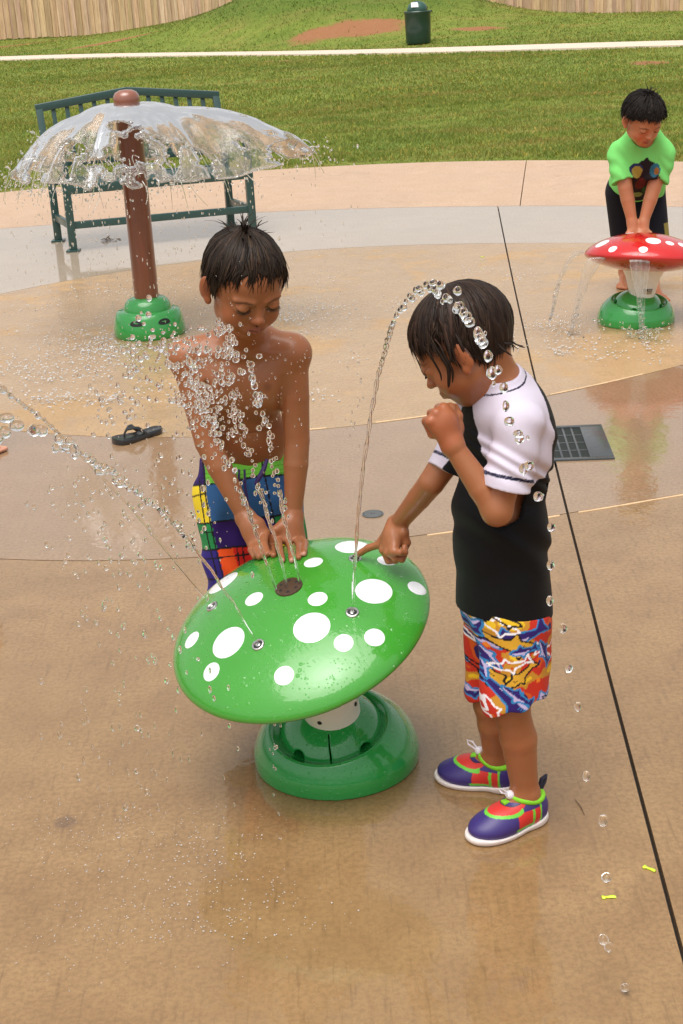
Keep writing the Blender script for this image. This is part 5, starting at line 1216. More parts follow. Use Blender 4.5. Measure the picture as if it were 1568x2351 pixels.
def shark_print(V, bf, sd_):
    u = V @ (-bf) * .0; ang = None
    # wrap coordinates round each leg by using the facing that dominates: u runs along the cloth horizontally
    u = np.where(V[:, 1] < 2.455, V[:, 0] * .96 + V[:, 1] * .25, V[:, 0] * .96 + V[:, 1] * .25 + .13); v = V[:, 2]
    P2 = np.stack([u, v, 0 * u], -1); wu = u + .008 * vnoise(P2, 30, 3); wv = v + .008 * vnoise(P2, 30, 4)
    n = vnoise(np.stack([wu, wv, 0 * u], -1), 36, 6) + .5 * vnoise(np.stack([wu, wv, 0 * u], -1), 70, 7)
    C_ = np.tile(np.array([.50, .030, .014]), (len(V), 1)); C_[n > .22] = (.50, .23, .025); C_[n > .62] = (.74, .46, .02); C_[n < -.45] = (.60, .09, .012); C_[n < -.72] = (.03, .015, .10)
    rng = random.Random(8)
    def put(cx, cy, L, rot, body, rim, belly, line=False):
        c, s = math.cos(rot), math.sin(rot); a = ((u - cx) * c + (v - cy) * s) / L; b = (-(u - cx) * s + (v - cy) * c) / L
        d = poly_sd(a, b, SHARK) * L
        if line: C_[np.abs(d) < .0017] = rim; return
        C_[d < .0032] = rim; C_[d < 0] = body
        if belly is not None: C_[(poly_sd(a, b, SH_BELLY) < 0) & (d < 0)] = belly
        for k in range(3): C_[(np.abs(a - .24 - .035 * k - .15 * b * b * 9) < .007) & (np.abs(b - .01) < .030)] = rim if belly is not None else (.01, .008, .008)
        C_[np.hypot(a - .08, b - .018) < .011] = (.01, .01, .02)
    x0 = float(np.min(u)); xm = float(np.median(u)); z0 = .22
    pur, blu, lil, org, blk, wht = (.030, .014, .13), (.03, .20, .45), (.50, .42, .66), (.62, .33, .03), (.012, .010, .010), (.80, .76, .80)
    near_u = lambda X, Y: X * .96 + Y * .25
    q = AT(1120, 1480, 2.33); cu, cz = near_u(q[0], q[1]), q[2]
    put(cu - .004, cz - .012, .125, .50 - .25, pur, blu, lil); put(cu + .095, cz - .020, .11, 2.9, org, blk, None)
    put(cu + .000, cz - .050, .085, -1.0, org, blk, None); put(cu + .075, cz - .150, .12, 2.35, pur, blu, lil); put(cu + .030, cz - .085, .07, .6, org, blk, None)
    put(cu + .150, cz - .110, .12, 3.5, pur, blu, lil); put(cu + .14, cz + .03, .09, .3, pur, blu, lil); put(cu + .06, cz + .016, .09, 2.9, None, wht, None, True); put(cu + .16, cz - .06, .085, 2.6, None, wht, None, True); put(cu - .0, cz - .11, .07, -1.3, None, wht, None, True)
    put(cu - .060, cz - .075, .10, 1.8, pur, blu, lil); put(cu - .045, cz - .03, .08, -1.2, None, wht, None, True); put(cu - .065, cz - .13, .075, 1.0, org, blk, None); put(cu - .08, cz + .02, .09, .2, org, blk, None)
    for i in range(26):
        a_, b_ = cu + rng.uniform(-.14, .22), cz + rng.uniform(-.20, .05); kind = rng.choice('blwpplp')
        if kind == 'b': put(a_, b_, rng.uniform(.045, .07), rng.uniform(0, 6.28), org, blk, None)
        elif kind == 'p': put(a_, b_, rng.uniform(.05, .075), rng.uniform(0, 6.28), pur, blu, lil)
        else: put(a_, b_, rng.uniform(.05, .08), rng.uniform(0, 6.28), None, wht if kind == 'w' else blk, None, True)
    for i in range(10):
        k = rng.uniform(-.20, .28); l = rng.uniform(-.22, .06); d = np.hypot(u - cu - k, v - cz - l); C_[d < .0045] = (.72, .20, .02)
    return C_
M_sole = simple('white_rubber_sole', (.74, .66, .63), .55, var=.12, scale=80)
def shoe_mat():
    t = NT('wet_neoprene_print'); p = t.pos(); at = t.n('Attribute', attribute_name='Col').outputs['Color']; v = t.n('TexVoronoi', {'Vector': p, 'Scale': 900.0}).outputs['Distance']
    t.pr(color=at, rough=.5, coat=.25, coat_rough=.3, normal=t.bump(v, .2, .0006)); return t.m
M_shoe = shoe_mat(); M_lime = simple('lime_knit_binding', (.22, .60, .02), .7, var=.1, scale=200, bump=.3, bscale=900); M_tog = simple('white_plastic_toggle', (.80, .76, .82), .35)
def shoe(root, ank, td, side, L):
    td = np.array([td[0], td[1], 0]); td /= np.linalg.norm(td); sd = np.cross(td, [0, 0, 1.]); up = np.array([0, 0, 1.]); o = np.array([ank[0], ank[1], 0]) - td * .045      # heel
    W = lambda a, b, c: o + td * a + sd * b + up * c
    lo = np.minimum(np.minimum(W(-.03, -.07, -.005), W(L + .02, .07, .11)), np.minimum(W(-.03, .07, -.005), W(L + .02, -.07, .11))); hi = np.maximum(np.maximum(W(-.03, -.07, 0), W(L + .02, .07, .11)), np.maximum(W(-.03, .07, 0), W(L + .02, -.07, .11)))
    M = np.array([td, sd, up]).T
    def upper(inf=0.0, h=.0017):
        S = SDF(lo, hi, h)
        S.ell(W(.026, 0, .030), (.027, .026, .034), M, 0, inf=inf); S.ell(W(.045, 0, .045), (.038, .029, .036), M, .02, inf=inf); S.ell(W(.085, -.002 * side, .030), (.050, .033, .032), M, .025, inf=inf)
        S.ell(W(L - .052, .003 * side, .022), (.050, .038, .024), M, .025, inf=inf); S.cut(W(0, 0, .010), (0, 0, -1)); return S
    S = upper(); n = -td * .30 + up; S.cut(W(.052, 0, .066), n); 
    V, F = S.mesh(); a = (V - o) @ td; b = (V - o) @ sd; c = V[:, 2]; C_ = np.tile(np.array([.035, .018, .15]), (len(V), 1))
    red, lime, navy = np.array([.60, .025, .018]), np.array([.14, .55, .04]), np.array([.035, .018, .15])
    # red saddle between two curves, edged in lime; dark tongue; red heel strap
    bnd = .020 + .030 * np.clip((a - .075) / .06, 0, 1) ** 1.5; r_ = (c > bnd) & (a > .045) & (a < L - .052 + .0 * b); tipd = np.hypot((a - .085) / .046, b / .030); rr = (c > .020) & (tipd < 1.0) & (a > .04) | ((a > .030) & (a < .085) & (c > .014) & (c < .050))
    C_[rr] = red; edge = (np.abs(tipd - 1.03) < .07) & (a > .07) & (c > .016); C_[edge] = lime; C_[(np.abs(c - .017) < .0028) & (a > .045) & (a < .09)] = lime
    ton = np.hypot((a - .072) / .026, b / .020) < 1; C_[ton & (c > .045)] = navy; C_[(np.abs(np.hypot((a - .072) / .026, b / .020) - 1.04) < .05) & (c > .045)] = (.02, .012, .05)
    C_[(np.abs(a - .048) < .0028) & (c < .05)] = lime; C_[(a < .030)] = navy; C_[(np.abs(a - .030) < .0022)] = lime
    shroot = mesh_np('water_shoe', V, F, M_shoe, root, True, C_); shroot['label'] = 'purple, red and lime water shoe with white sole'
    # sole
    S = SDF(lo, hi, .0017); S.ell(W(.028, 0, .012), (.031, .029, .024), M, 0); S.ell(W(.08, -.001 * side, .010), (.055, .033, .020), M, .02); S.ell(W(L - .050, .003 * side, .010), (.055, .041, .021), M, .02)
    x, y, z = S.ax[0][:, None, None], S.ax[1][None, :, None], S.ax[2][None, None, :]; aa = (x - o[0]) * td[0] + (y - o[1]) * td[1]; top = .0115 + .008 * np.exp(-((aa - .0) / .035) ** 2) + .004 * np.exp(-((aa - L) / .03) ** 2)
    S.d = np.maximum(S.d, (z - top + 0 * y).astype(np.float32)); S.cut(W(0, 0, .001), (0, 0, -1)); V, F = S.mesh(); mesh_np('sole', V, F, M_sole, shroot)
    # collar binding
    mb = MB(); pts = []
    for i in range(25):
        t = 2 * math.pi * i / 24; aa_, bb = .043 + .033 * math.cos(t), .0265 * math.sin(t); pts.append(W(aa_, bb, .0640 + .30 * (aa_ - .052) + .010 * max(0, -math.cos(t)) ** 2))
    mb.tube(pts, .0062, 10, cap=False); mb.build('collar', M_lime, shroot)
    mb = MB(); mb.box(W(.088, 0, .064), (.020, .014, .006), M, .002); mb.build('lace_tab', M_lime, shroot)
    q = W(.080, 0, .076); mb = MB(); mb.lathe([(.0003, -.008), (.006, -.0078), (.0085, -.004), (.009, 0), (.0085, .004), (.006, .0078), (.0003, .008)], q, rotm(sd, td * .8 + up * .6), seg=20, caps=False); mb.build('toggle', M_tog, shroot)
    mb = MB(); mb.tube([q + td * .004 + up * .004, q + td * .016 + up * .016 + sd * .004, q + td * .026 + up * .020, q + td * .022 + up * .014 - sd * .005, q + td * .005 + up * .002 - sd * .002], .0018, 8); mb.build('elastic_loop', M_tog, shroot)
    mb = MB(); mb.tube([W(.012, 0, .060), W(.000, 0, .080), W(-.003, 0, .090), W(.006, 0, .086), W(.013, 0, .066)], [.004, .0045, .0045, .0045, .004], 8); mb.build('heel_tab', simple('navy_heel_tape', (.012, .012, .03), .7), shroot)
boy2()
# ================================================================ boy in lime tee behind the red mushroom, and the bather at the left edge
def boy3():
    t0 = time.time(); A = AT; base = (.45, .185, .090)
    root = person(G(1455, 672), 'boy in lime green printed tee bending over the red mushroom')
    eye = A(1493, 303, 6.63); fwd = np.array([.22, -.78, -.62]); H = Head(eye, fwd, (0.02, 0, 1), 1.10); H.o = eye - H.M @ (np.array([0, .074, -.003]) * H.k)
    S = SDF(np.array([1.15, 6.30, -.01]), np.array([1.85, 7.50, 1.10]), .0042)
    neck = A(1476, 318, 6.83); chest = A(1474, 372, 6.90); pel = A(1462, 420, 7.15); 
    S.cone(neck + [0, .02, -.02], H.W(0, -.015, -.045), .045, .045, .03); ax_ = pel - neck; ax_ /= np.linalg.norm(ax_); Mc = rotm((0, -.6, -.8), -ax_)
    S.ell(chest, (.115, .08, .13), Mc, 0.02); S.ell(pel, (.11, .09, .09), None, .04); S.cone(chest, pel, .085, .09, .04)
    shl, shr = A(1424, 350, 6.86), A(1523, 350, 6.84); ell_, elr = A(1437, 432, 6.80), A(1502, 432, 6.80); wl_, wr_ = A(1453, 512, 6.765), A(1478, 512, 6.76)
    cap_t = rc_c + rM @ np.array([0, .10, prof_h(PR, .10)])
    for sh_, e, w in ((shl, ell_, wl_), (shr, elr, wr_)):
        S.cone(neck, sh_, .05, .044, .04); S.chain([sh_, (sh_ + e) / 2, e], [.045, .040, .034], .004); S.chain([e, e * .66 + w * .34, w], [.034, .032, .023], .003)
        hand = w + np.array([0, -.012, -.035]); S.cone(w, hand, .024, .026, .015)
        for i in range(4):
            k_ = hand + np.array([(i - 1.5) * .017, -.012, -.008]); S.cone(hand, k_, .015, .011, .01); t = k_ + np.array([(i - 1.5) * .004, -.038, -.020]); u = rM.T @ (t - rc_c); rho = math.hypot(u[0], u[1]); u[2] = max(u[2], prof_h(PR, min(rho, .27)) + .006); S.chain([k_, rc_c + rM @ u], [.010, .0075], .004)
    H.build(S)
    for hx, kx, ft in ((-.07, G(1438, 655), (-.35, -1, 0)), (.06, G(1500, 684), (.2, -1, 0))):
        hip = pel + [hx, .0, -.04]; ank = kx + np.array([0, .02, .065]); knee = (hip + ank) / 2 + np.array([0, -.05, .02]); leg_foot(S, hip, knee, ank, ft, (.068, .048, .046, .030), .21)
    V, F = S.mesh(); C_ = paint_base(V, base, 31); H.paint(V, C_, lambda L: np.clip(-keep3(L) / .004, 0, 1), brow=1)
    mesh_np('body', V, F, M_skin, root, True, C_)
    rng = random.Random(5); cdir = np.array([0, -.3, .95]); Hr = Hair(H, .012); en = lambda p: 1.50 if abs(p) < .9 else (1.7 if abs(p) < 2 else 2.1)
    Hr.grow(520, rng, cdir, lambda p: en(p) + .10, (.0, .6), (.0018, .0042), .002, .25, .008, .014, clump=40); Hr.spikes(520, rng, cdir, 1.5, .012, .0015); Hr.spikes(12, rng, cdir, .3, .028, .0016); Hr.build(root, hair_mat('dry_black_hair', (.016, .012, .010), .6, .0), scalp(H, keep3, .012, .003, .003))
    # tee
    P_ = SDF(np.array([1.10, 6.55, .30]), np.array([1.90, 7.45, 1.02]), .0042)
    P_.ell(chest, (.140, .10, .14), Mc, 0); P_.cone(chest, pel + [0, -.02, -.02], .120, .140, .04); P_.cone(neck + [0, .01, -.02], neck + (H.o - neck) * .12, .060, .058, .03)
    for sh_, e in ((shl, ell_), (shr, elr)): P_.cone(neck, sh_, .062, .056, .04)
    PT = P_; P_ = SDF(np.array([1.10, 6.55, .30]), np.array([1.90, 7.45, 1.02]), .0042)
    for sh_, e in ((shl, ell_), (shr, elr)): P_.cone(sh_, e, .054, .058, 0)
    x, y, z = P_.ax[0][:, None, None], P_.ax[1][None, :, None], P_.ax[2][None, None, :]
    for sh_, e in ((shl, ell_), (shr, elr)):
        ba = e - sh_; L = np.linalg.norm(ba); ba = ba / L; t = (x - sh_[0]) * ba[0] + (y - sh_[1]) * ba[1] + (z - sh_[2]) * ba[2]; X = x - sh_[0] - t * ba[0]; Y = y - sh_[1] - t * ba[1]; Z = z - sh_[2] - t * ba[2]
        near = (np.sqrt(X * X + Y * Y + Z * Z) < .078) & (t > L * .6); P_.d = np.where(near & (t > L * .72), np.maximum(P_.d, t - L * .82), P_.d).astype(np.float32)
    P_.disp(lambda X, Y, Z: .003 * np.sin((X * .6 + Z) * 95 + 2 * np.sin(X * 40))); kk = .02; hh = np.maximum(kk - np.abs(PT.d - P_.d), 0) / kk; PT.d = np.minimum(PT.d, P_.d) - hh * hh * kk * .25 * (P_.d < .025); P_ = PT
    hem = A(1480, 455, 6.98); P_.cut(hem, np.array([-.05, .30, -1.0])); nc = A(1480, 345, 6.76)
    V0 = H.W(0, .02, -.075); S2n = neck - np.array([0, 0, 0]); P_.ell(neck + (H.o - neck) * .35 + [0, -.015, 0], (.062, .075, .070), None, .01, 's'); P_.cone(nc + [0, -.02, .03], nc + [0, -.01, -.005], .030, .012, .01, 's')
    P_.disp(lambda X, Y, Z: .005 * np.sin(X * 46 + 1.5 * np.sin(Z * 18 + Y * 12)) * np.clip((.95 - Z) / .2, .2, 1) + .004 * vnoise(np.stack([X, Y, Z], -1), 11, 2)); P_.shell(.0085)
    V, F = P_.mesh(); n = vnoise(V, 9, 5)[:, None]; C_ = np.array([.20, .68, .17]) * (1 + .08 * n)
    # generic chest print: a dark ragged panel with plain yellow, blue and brown shapes
    pc = A(1481, 408, 6.80); u = (V[:, 0] - pc[0]); v = V[:, 2] - pc[2]; fr = V[:, 1] < pc[1] + .14; nn = vnoise(V, 40, 6) * .012
    def el_(a, b, ra, rb, c): C_[fr & ((((u - a) / ra) ** 2 + ((v - b) / rb) ** 2) + nn * 30 < 1)] = c
    el_(0, -.03, .066, .115, (.018, .012, .014)); el_(-.045, .040, .030, .030, (.02, .03, .09)); el_(-.040, .030, .024, .028, (.34, .25, .05)); el_(.040, .035, .026, .030, (.03, .12, .18)); el_(.048, .030, .012, .016, (.30, .12, .03)); el_(-.015, -.030, .022, .030, (.12, .02, .015)); el_(.02, -.06, .02, .02, (.03, .10, .03)); el_(-.01, -.09, .02, .012, (.22, .30, .10))
    mesh_np('tee_shirt', V, F, M_tee, root, True, C_)
    # dark shorts
    Q = SDF(np.array([1.15, 6.85, .12]), np.array([1.85, 7.45, .80]), .0045); Q.ell(pel, (.128, .11, .11), None, 0)
    for hx, kx in ((-.07, G(1438, 655)), (.06, G(1500, 684))):
        hip = pel + [hx, .0, -.04]; ank = kx + np.array([0, .02, .065]); knee = (hip + ank) / 2 + np.array([0, -.05, .02]); Q.cone(hip, knee + (knee - hip) * .10, .082, .078, .03)
    Q.cut(np.array([0, 0, .27]), (0, 0, -1)); Q.shell(.009); V, F = Q.mesh(); C_ = np.tile(np.array([.010, .009, .014]), (len(V), 1)); C_[(V[:, 2] < .36) & (V[:, 0] > pel[0] + .10)] = (.25, .20, .05)
    mesh_np('shorts', V, F, M_tee, root, True, C_)
    print('boy3', time.time() - t0)
def keep3(L):
    x, y, z = np.abs(L[:, 0]), L[:, 1], L[:, 2]
    return np.where(y > .05, .057 - .4 * np.clip(x - .045, 0, 1), np.where(y > .0, .012 + .5 * y, np.where(y > -.02, .018, -.055))) - z + .005 * np.sin(L[:, 0] * 230) * (y > .03)
boy3()
def bather():
    # only the toes of this person reach into the picture
    f = G(12, 1040); td = np.array([.93, -.12, 0]); td /= np.linalg.norm(td); base = (.56, .30, .20)
    ank = np.array([f[0] - .135, f[1] + .015, .062]); root = person([ank[0], ank[1], 0], 'bare footed bather at the left edge of the picture, only the toes in view')
    S = SDF(ank + [-.32, -.16, -.075], ank + [.19, .18, .80], .003); hip = ank + np.array([-.06, .02, .70]); knee = ank + np.array([-.02, .01, .34]); leg_foot(S, hip, knee, ank, td, (.062, .045, .044, .028), .19)
    ank2 = ank + np.array([-.16, .06, 0]); S.cone(knee + [-.1, .0, 0], hip, .04, .06, .02)
    V, F = S.mesh(); V_ = V; mesh_np('body', V, F, M_skin, root, True, paint_base(V, base, 41))
bather()
# ================================================================ water
def mat_water():
    t = NT('clear_water'); p = t.pos(); t.pr(color=(1, 1, 1), rough=.0, ior=1.333, trans=1.0, normal=t.bump(t.noise(p, 130, 2), .15, .002)); return t.m
def mat_film():
    t = NT('flying_water_film'); p = t.pos(); at = t.n('Attribute', attribute_name='Col').outputs['Color']; sep = t.n('SeparateColor', {0: at}).outputs[0]
    bn = t.bump(t.math('ADD', t.noise(p, 9, 3, .5, .8), t.math('MULTIPLY', t.noise(p, 40, 2), .12)), .5, .012)
    g = t.n('BsdfGlass', {'Color': (1, 1, 1, 1), 'Roughness': .02, 'IOR': 1.12, 'Normal': bn}); gl = t.n('BsdfGlossy', {'Color': (1, 1, 1, 1), 'Roughness': .08, 'Normal': bn}); fr = t.n('Fresnel', {'IOR': 1.22, 'Normal': bn})
    tp = t.n('BsdfTransparent', {'Color': (.97, .98, .98, 1)})
    m0 = t.n('MixShader', {0: .5}); t.t.links.new(tp.outputs[0], m0.inputs[1]); t.t.links.new(g.outputs[0], m0.inputs[2])
    m1 = t.n('MixShader', {0: fr.outputs[0]}); t.t.links.new(m0.outputs[0], m1.inputs[1]); t.t.links.new(gl.outputs[0], m1.inputs[2])
    df = t.n('BsdfDiffuse', {'Color': (.93, .94, .95, 1), 'Normal': bn}); tl = t.n('BsdfTranslucent', {'Color': (.95, .96, .96, 1)}); md = t.n('MixShader', {0: .5}); t.t.links.new(df.outputs[0], md.inputs[1]); t.t.links.new(tl.outputs[0], md.inputs[2])
    fo = t.math('MULTIPLY', sep, t.ramp(t.noise(p, 30, 4, .7, .5), [(.34, .15), (.70, 1.0)])); m2 = t.n('MixShader', {0: fo}); t.t.links.new(m1.outputs[0], m2.inputs[1]); t.t.links.new(md.outputs[0], m2.inputs[2])
    t.t.links.new(m2.outputs[0], t.out.inputs[0]); return t.m
M_water = mat_water(); M_film = mat_film()
def ico(sub):
    bm = bmesh.new(); bmesh.ops.create_icosphere(bm, subdivisions=sub, radius=1.0); V = np.array([v.co[:] for v in bm.verts]); bm.verts.index_update(); F = np.array([[v.index for v in f.verts] for f in bm.faces]); bm.free(); return V, F
ICO2, ICO1 = ico(3), ico(2)
class Drops:
    def __init__(s): s.V = []; s.F = []; s.n = 0
    def add(s, p, r, stretch=(1, 1, 1), fine=False):
        V, F = ICO2 if fine else ICO1; a = RNG.normal(size=3) * .12; sc3 = np.array(stretch) * (1 + a); ph = RNG.random(3) * 6.28
        W = V * (1 + .10 * np.sin(V[:, [1]] * 2.3 + ph[0]) + .08 * np.sin(V[:, [0]] * 3.1 + ph[1])); s.V.append(np.asarray(p) + W * sc3 * r); s.F.append(F + s.n); s.n += len(V)
    def build(s, name, m=None, parent=None): return tag(mesh_np(name, np.concatenate(s.V), [np.concatenate(s.F)], m or M_water, parent), None, None, None, 'stuff')
def spline(P, n):
    P = [np.asarray(p, float) for p in P]; out = []
    for i in range(len(P) - 1):
        p0, p1, p2, p3 = P[max(i - 1, 0)], P[i], P[i + 1], P[min(i + 2, len(P) - 1)]
        for u in np.linspace(0, 1, n, endpoint=False): out.append(.5 * ((2 * p1) + (-p0 + p2) * u + (2 * p0 - 5 * p1 + 4 * p2 - p3) * u * u + (-p0 + 3 * p1 - 3 * p2 + p3) * u ** 3))
    out.append(P[-1]); return out
def stream(path, r0, r1, strands=1, name='stream', parent=None, n=10):
    pts = spline(path, n); N = len(pts); mb = MB()
    for k in range(strands):
        ph = RNG.random() * 6.28; Q = []; rr = []
        for i, p in enumerate(pts):
            u = i / (N - 1); off = (strands > 1) * (r0 + (r1 - r0) * u) * (.35 + .5 * u); a = ph + i * .55 + k * 6.28 / strands
            Q.append(p + CR * math.cos(a) * off + CU * math.sin(a) * off * .3 + _F * math.sin(a) * off); rr.append((r0 + (r1 - r0) * u) * (.75 if strands > 1 else 1) * (1 + (.06 + .22 * u) * math.sin(i * 1.3 + ph) + .10 * u * math.sin(i * 3.1)))
        mb.tube(Q, rr, 10)
    return mb.build(name, M_water, parent)
def beads(D, path, n, r0, r1, jit=.003, fine=True, stretch=1.25):
    pts = spline(path, 12); L = np.cumsum([0] + [np.linalg.norm(pts[i + 1] - pts[i]) for i in range(len(pts) - 1)]); 
    for s_ in np.linspace(0, L[-1], n):
        i = min(np.searchsorted(L, s_), len(pts) - 1); d = pts[min(i + 1, len(pts) - 1)] - pts[max(i - 1, 0)]; d = d / np.linalg.norm(d); u = s_ / L[-1]
        D.add(pts[i] + RNG.normal(size=3) * jit, (r0 + (r1 - r0) * u) * RNG.uniform(.7, 1.2), 1 + (stretch - 1) * np.abs(d), fine)
# ---- arching jet in front of the boy in black and white
root = empty('water_jet', NOZ['c'], 'tall arching jet breaking into large beads over the head of the boy in black', 'water jet', 'water jets from the green mushroom')
st = [(810, 1407), (816, 1290), (829, 1130), (848, 985), (868, 870), (882, 818), (893, 775), (903, 742)]; Ys = np.linspace(NOZ['c'][1], 2.27, len(st)); P0 = [AT(x, y, Y) for (x, y), Y in zip(st, Ys)]; P0[0] = NOZ['c']
stream(P0, .0030, .0034, 2, parent=root, n=14)
lst = [(905, 740), (912, 724), (921, 712), (928, 706), (933, 692), (941, 680), (947, 686), (955, 668), (963, 663), (968, 672), (980, 655), (988, 662), (995, 650), (1000, 664), (1006, 675), (1013, 655), (1026, 684), (1034, 688), (1051, 668), (1056, 704), (1050, 710), (1064, 717), (1072, 728), (1080, 740), (1099, 766), (1104, 778), (1110, 786), (1122, 817), (1130, 857), (1145, 849), (1157, 890), (1163, 932), (1170, 967), (1190, 996), (1194, 1006), (1202, 1077), (1216, 1070), (1237, 1140), (1267, 1210), (1266, 1298), (1264, 1380), (1295, 1443), (1307, 1533), (1327, 1623), (1347, 1783), (1385, 1883), (1393, 2015), (1387, 2158), (1398, 2175), (1436, 2268)]
D = Drops(); YE = G(1440, 2285)[1]
for i, (x, y) in enumerate(lst):
    u = i / (len(lst) - 1); Y = 2.27 + (YE - 2.27) * u ** 1.1; p = AT(x, y, Y); r = (6.2 + 5.0 * min(1, u * 2.4)) / FPX * np.linalg.norm(p - EYE) * (1.0 if u < .75 else .85); D.add(p, r, (1, 1, 1.1 + .15 * u), True)
    if i % 4 == 1 and u < .8: D.add(p + CR * RNG.normal() * .008 + CU * RNG.normal() * .008, r * .45, (1, 1, 1.1), True)
D.build('beads', M_water, root)
# ---- two jets going up to the left
root = empty('water_jet', NOZ['a'], 'thin straight jet from the left nozzle of the green mushroom out of the picture', 'water jet', 'water jets from the green mushroom')
px = [(486, 1393), (430, 1325), (360, 1240), (300, 1168), (235, 1098), (170, 1030), (100, 965), (50, 927), (-10, 885)]; P0 = [AT(x, y, Y) for (x, y), Y in zip(px, np.linspace(NOZ['a'][1], 2.25, len(px)))]; P0[0] = NOZ['a']; stream(P0, .0016, .0026, 1, parent=root, n=12)
D = Drops(); beads(D, P0[5:], 12, .0030, .0042, .0015, stretch=2.0); D.build('beads', M_water, root)
root = empty('water_jet', NOZ['b'], 'ropy jet from the front left nozzle of the green mushroom breaking up leftwards', 'water jet', 'water jets from the green mushroom')
px = [(592, 1481), (545, 1402), (500, 1335), (455, 1270), (410, 1215), (365, 1170), (320, 1135), (280, 1108), (240, 1078), (200, 1052), (165, 1035), (130, 1012), (80, 985), (35, 968), (0, 990), (-20, 1010)]; P0 = [AT(x, y, Y) for (x, y), Y in zip(px, np.linspace(NOZ['b'][1], 2.15, len(px)))]; P0[0] = NOZ['b']; stream(P0[:6], .0026, .0036, 2, parent=root, n=10)
D = Drops(); beads(D, P0[3:12], 60, .0030, .0062, .0035); beads(D, P0[10:], 9, .008, .011, .010); D.build('beads', M_water, root)
# ---- three jets from the centre plate
for j, (c, px, lab) in enumerate(((PLATE[3], [(633, 1352), (608, 1285), (580, 1205), (553, 1130), (525, 1065), (495, 1000), (470, 930), (455, 870), (445, 820)], 'left one of the three jets from the brown plate, bursting before the bare chest'),
                       (PLATE[4], [(658, 1352), (640, 1270), (615, 1190), (592, 1115), (570, 1040), (545, 965), (525, 890), (515, 820), (520, 765)], 'middle of the three jets rising from the brown centre plate'),
                       (PLATE[0], [(688, 1342), (672, 1270), (652, 1195), (640, 1125), (625, 1055), (608, 975), (592, 905), (575, 850), (545, 815)], 'right of the three jets rising from the brown centre plate'))):
    root = empty('water_jet', plate_c, lab, 'water jet', 'water jets from the green mushroom'); Y0 = plate_c[1]
    P0 = [AT(x, y, Y) for (x, y), Y in zip(px, np.linspace(Y0, 2.52, len(px)))]; stream(P0[:4], .0026, .0034, 2, parent=root, n=12); D = Drops(); beads(D, P0[2:7], 34, .0032, .0050, .0045); beads(D, P0[5:], 18, .0042, .0056, .010); D.build('beads', M_water, root)
# ---- red mushroom spouts: corrugated curtains of water
def curtain(pairs, Yl, lab, thick=.005):
    root = empty('water_curtain', RC, lab, 'water curtain', 'curtains of water pouring off the red mushroom'); L = spline([AT(*a, Y) for (a, b), Y in zip(pairs, Yl)], 8); Rr = spline([AT(*b, Y + .0) for (a, b), Y in zip(pairs, Yl)], 8); n = len(L); m = 22; V = []; C_ = []
    for i in range(n):
        w = np.linalg.norm(Rr[i] - L[i]); u = i / (n - 1)
        for j in range(m):
            s_ = j / (m - 1); q = L[i] * (1 - s_) + Rr[i] * s_; cor = .45 * math.sin(s_ * 24 + 3 * math.sin(i * .15 + s_ * 3)) + .3 * math.sin(s_ * 11 + i * .35); th = min(thick * (1 + cor) + .001 + (.004 if s_ < .08 or s_ > .92 else 0), max(w * .5, .003)); bow = _F * (math.sin(s_ * math.pi) * w * -.12)
            for sg in (-1, 1): V.append(q + bow + _F * sg * th * .5 + CR * .0015 * math.sin(i * .9 + j)); C_.append([.12 + .5 * (u < .06) + .18 * max(0, math.sin(s_ * 24 + i * .2))] * 3)
    F = []
    for i in range(n - 1):
        for j in range(m - 1):
            a = (i * m + j) * 2; b = a + 2; c = a + 2 * m; d = c + 2; F += [(a, b, d, c), (a + 1, c + 1, d + 1, b + 1)]
        a = i * m * 2; F.append((a, a + 2 * m, a + 2 * m + 1, a + 1)); a = (i * m + m - 1) * 2; F.append((a, a + 1, a + 2 * m + 1, a + 2 * m))
    mesh_np('sheet', V, [np.array(F)], M_film, root, True, np.array(C_)); D = Drops(); e = (L[-1] + Rr[-1]) / 2; 
    beads(D, [(L[n // 2] + Rr[n // 2]) / 2, (L[3 * n // 4] + Rr[3 * n // 4]) / 2, e], 22, .004, .006, .006); g = e.copy(); g[2] = .012
    for _ in range(90): k = RNG.normal(size=2); D.add(g + [k[0] * .07, k[1] * .05, abs(RNG.normal()) * .030], RNG.uniform(.002, .006))
    D.build('splash_beads', M_water, root)
curtain([((1446, 597), (1494, 598)), ((1450, 620), (1491, 620)), ((1456, 650), (1487, 650)), ((1463, 690), (1482, 692)), ((1467, 730), (1480, 732)), ((1470, 770), (1479, 772)), ((1470, 805), (1477, 806))], np.linspace(6.24, 6.15, 7), 'wide curtain of water pouring off the front of the red mushroom before its white stalk')
curtain([((1352, 592), (1397, 592)), ((1345, 602), (1380, 606)), ((1333, 640), (1356, 642)), ((1324, 680), (1341, 684)), ((1315, 720), (1329, 722)), ((1307, 760), (1318, 762)), ((1302, 782), (1308, 783))], np.linspace(6.34, 6.30, 7), 'narrow curtain of water falling from the front left edge of the red mushroom')
curtain([((1340, 574), (1342, 581)), ((1318, 580), (1322, 590)), ((1298, 602), (1306, 610)), ((1282, 640), (1290, 645)), ((1272, 675), (1282, 680)), ((1268, 705), (1274, 708)), ((1262, 735), (1266, 738))], np.linspace(6.52, 6.45, 7), 'thin arc of water falling farthest left from the red mushroom', .004)
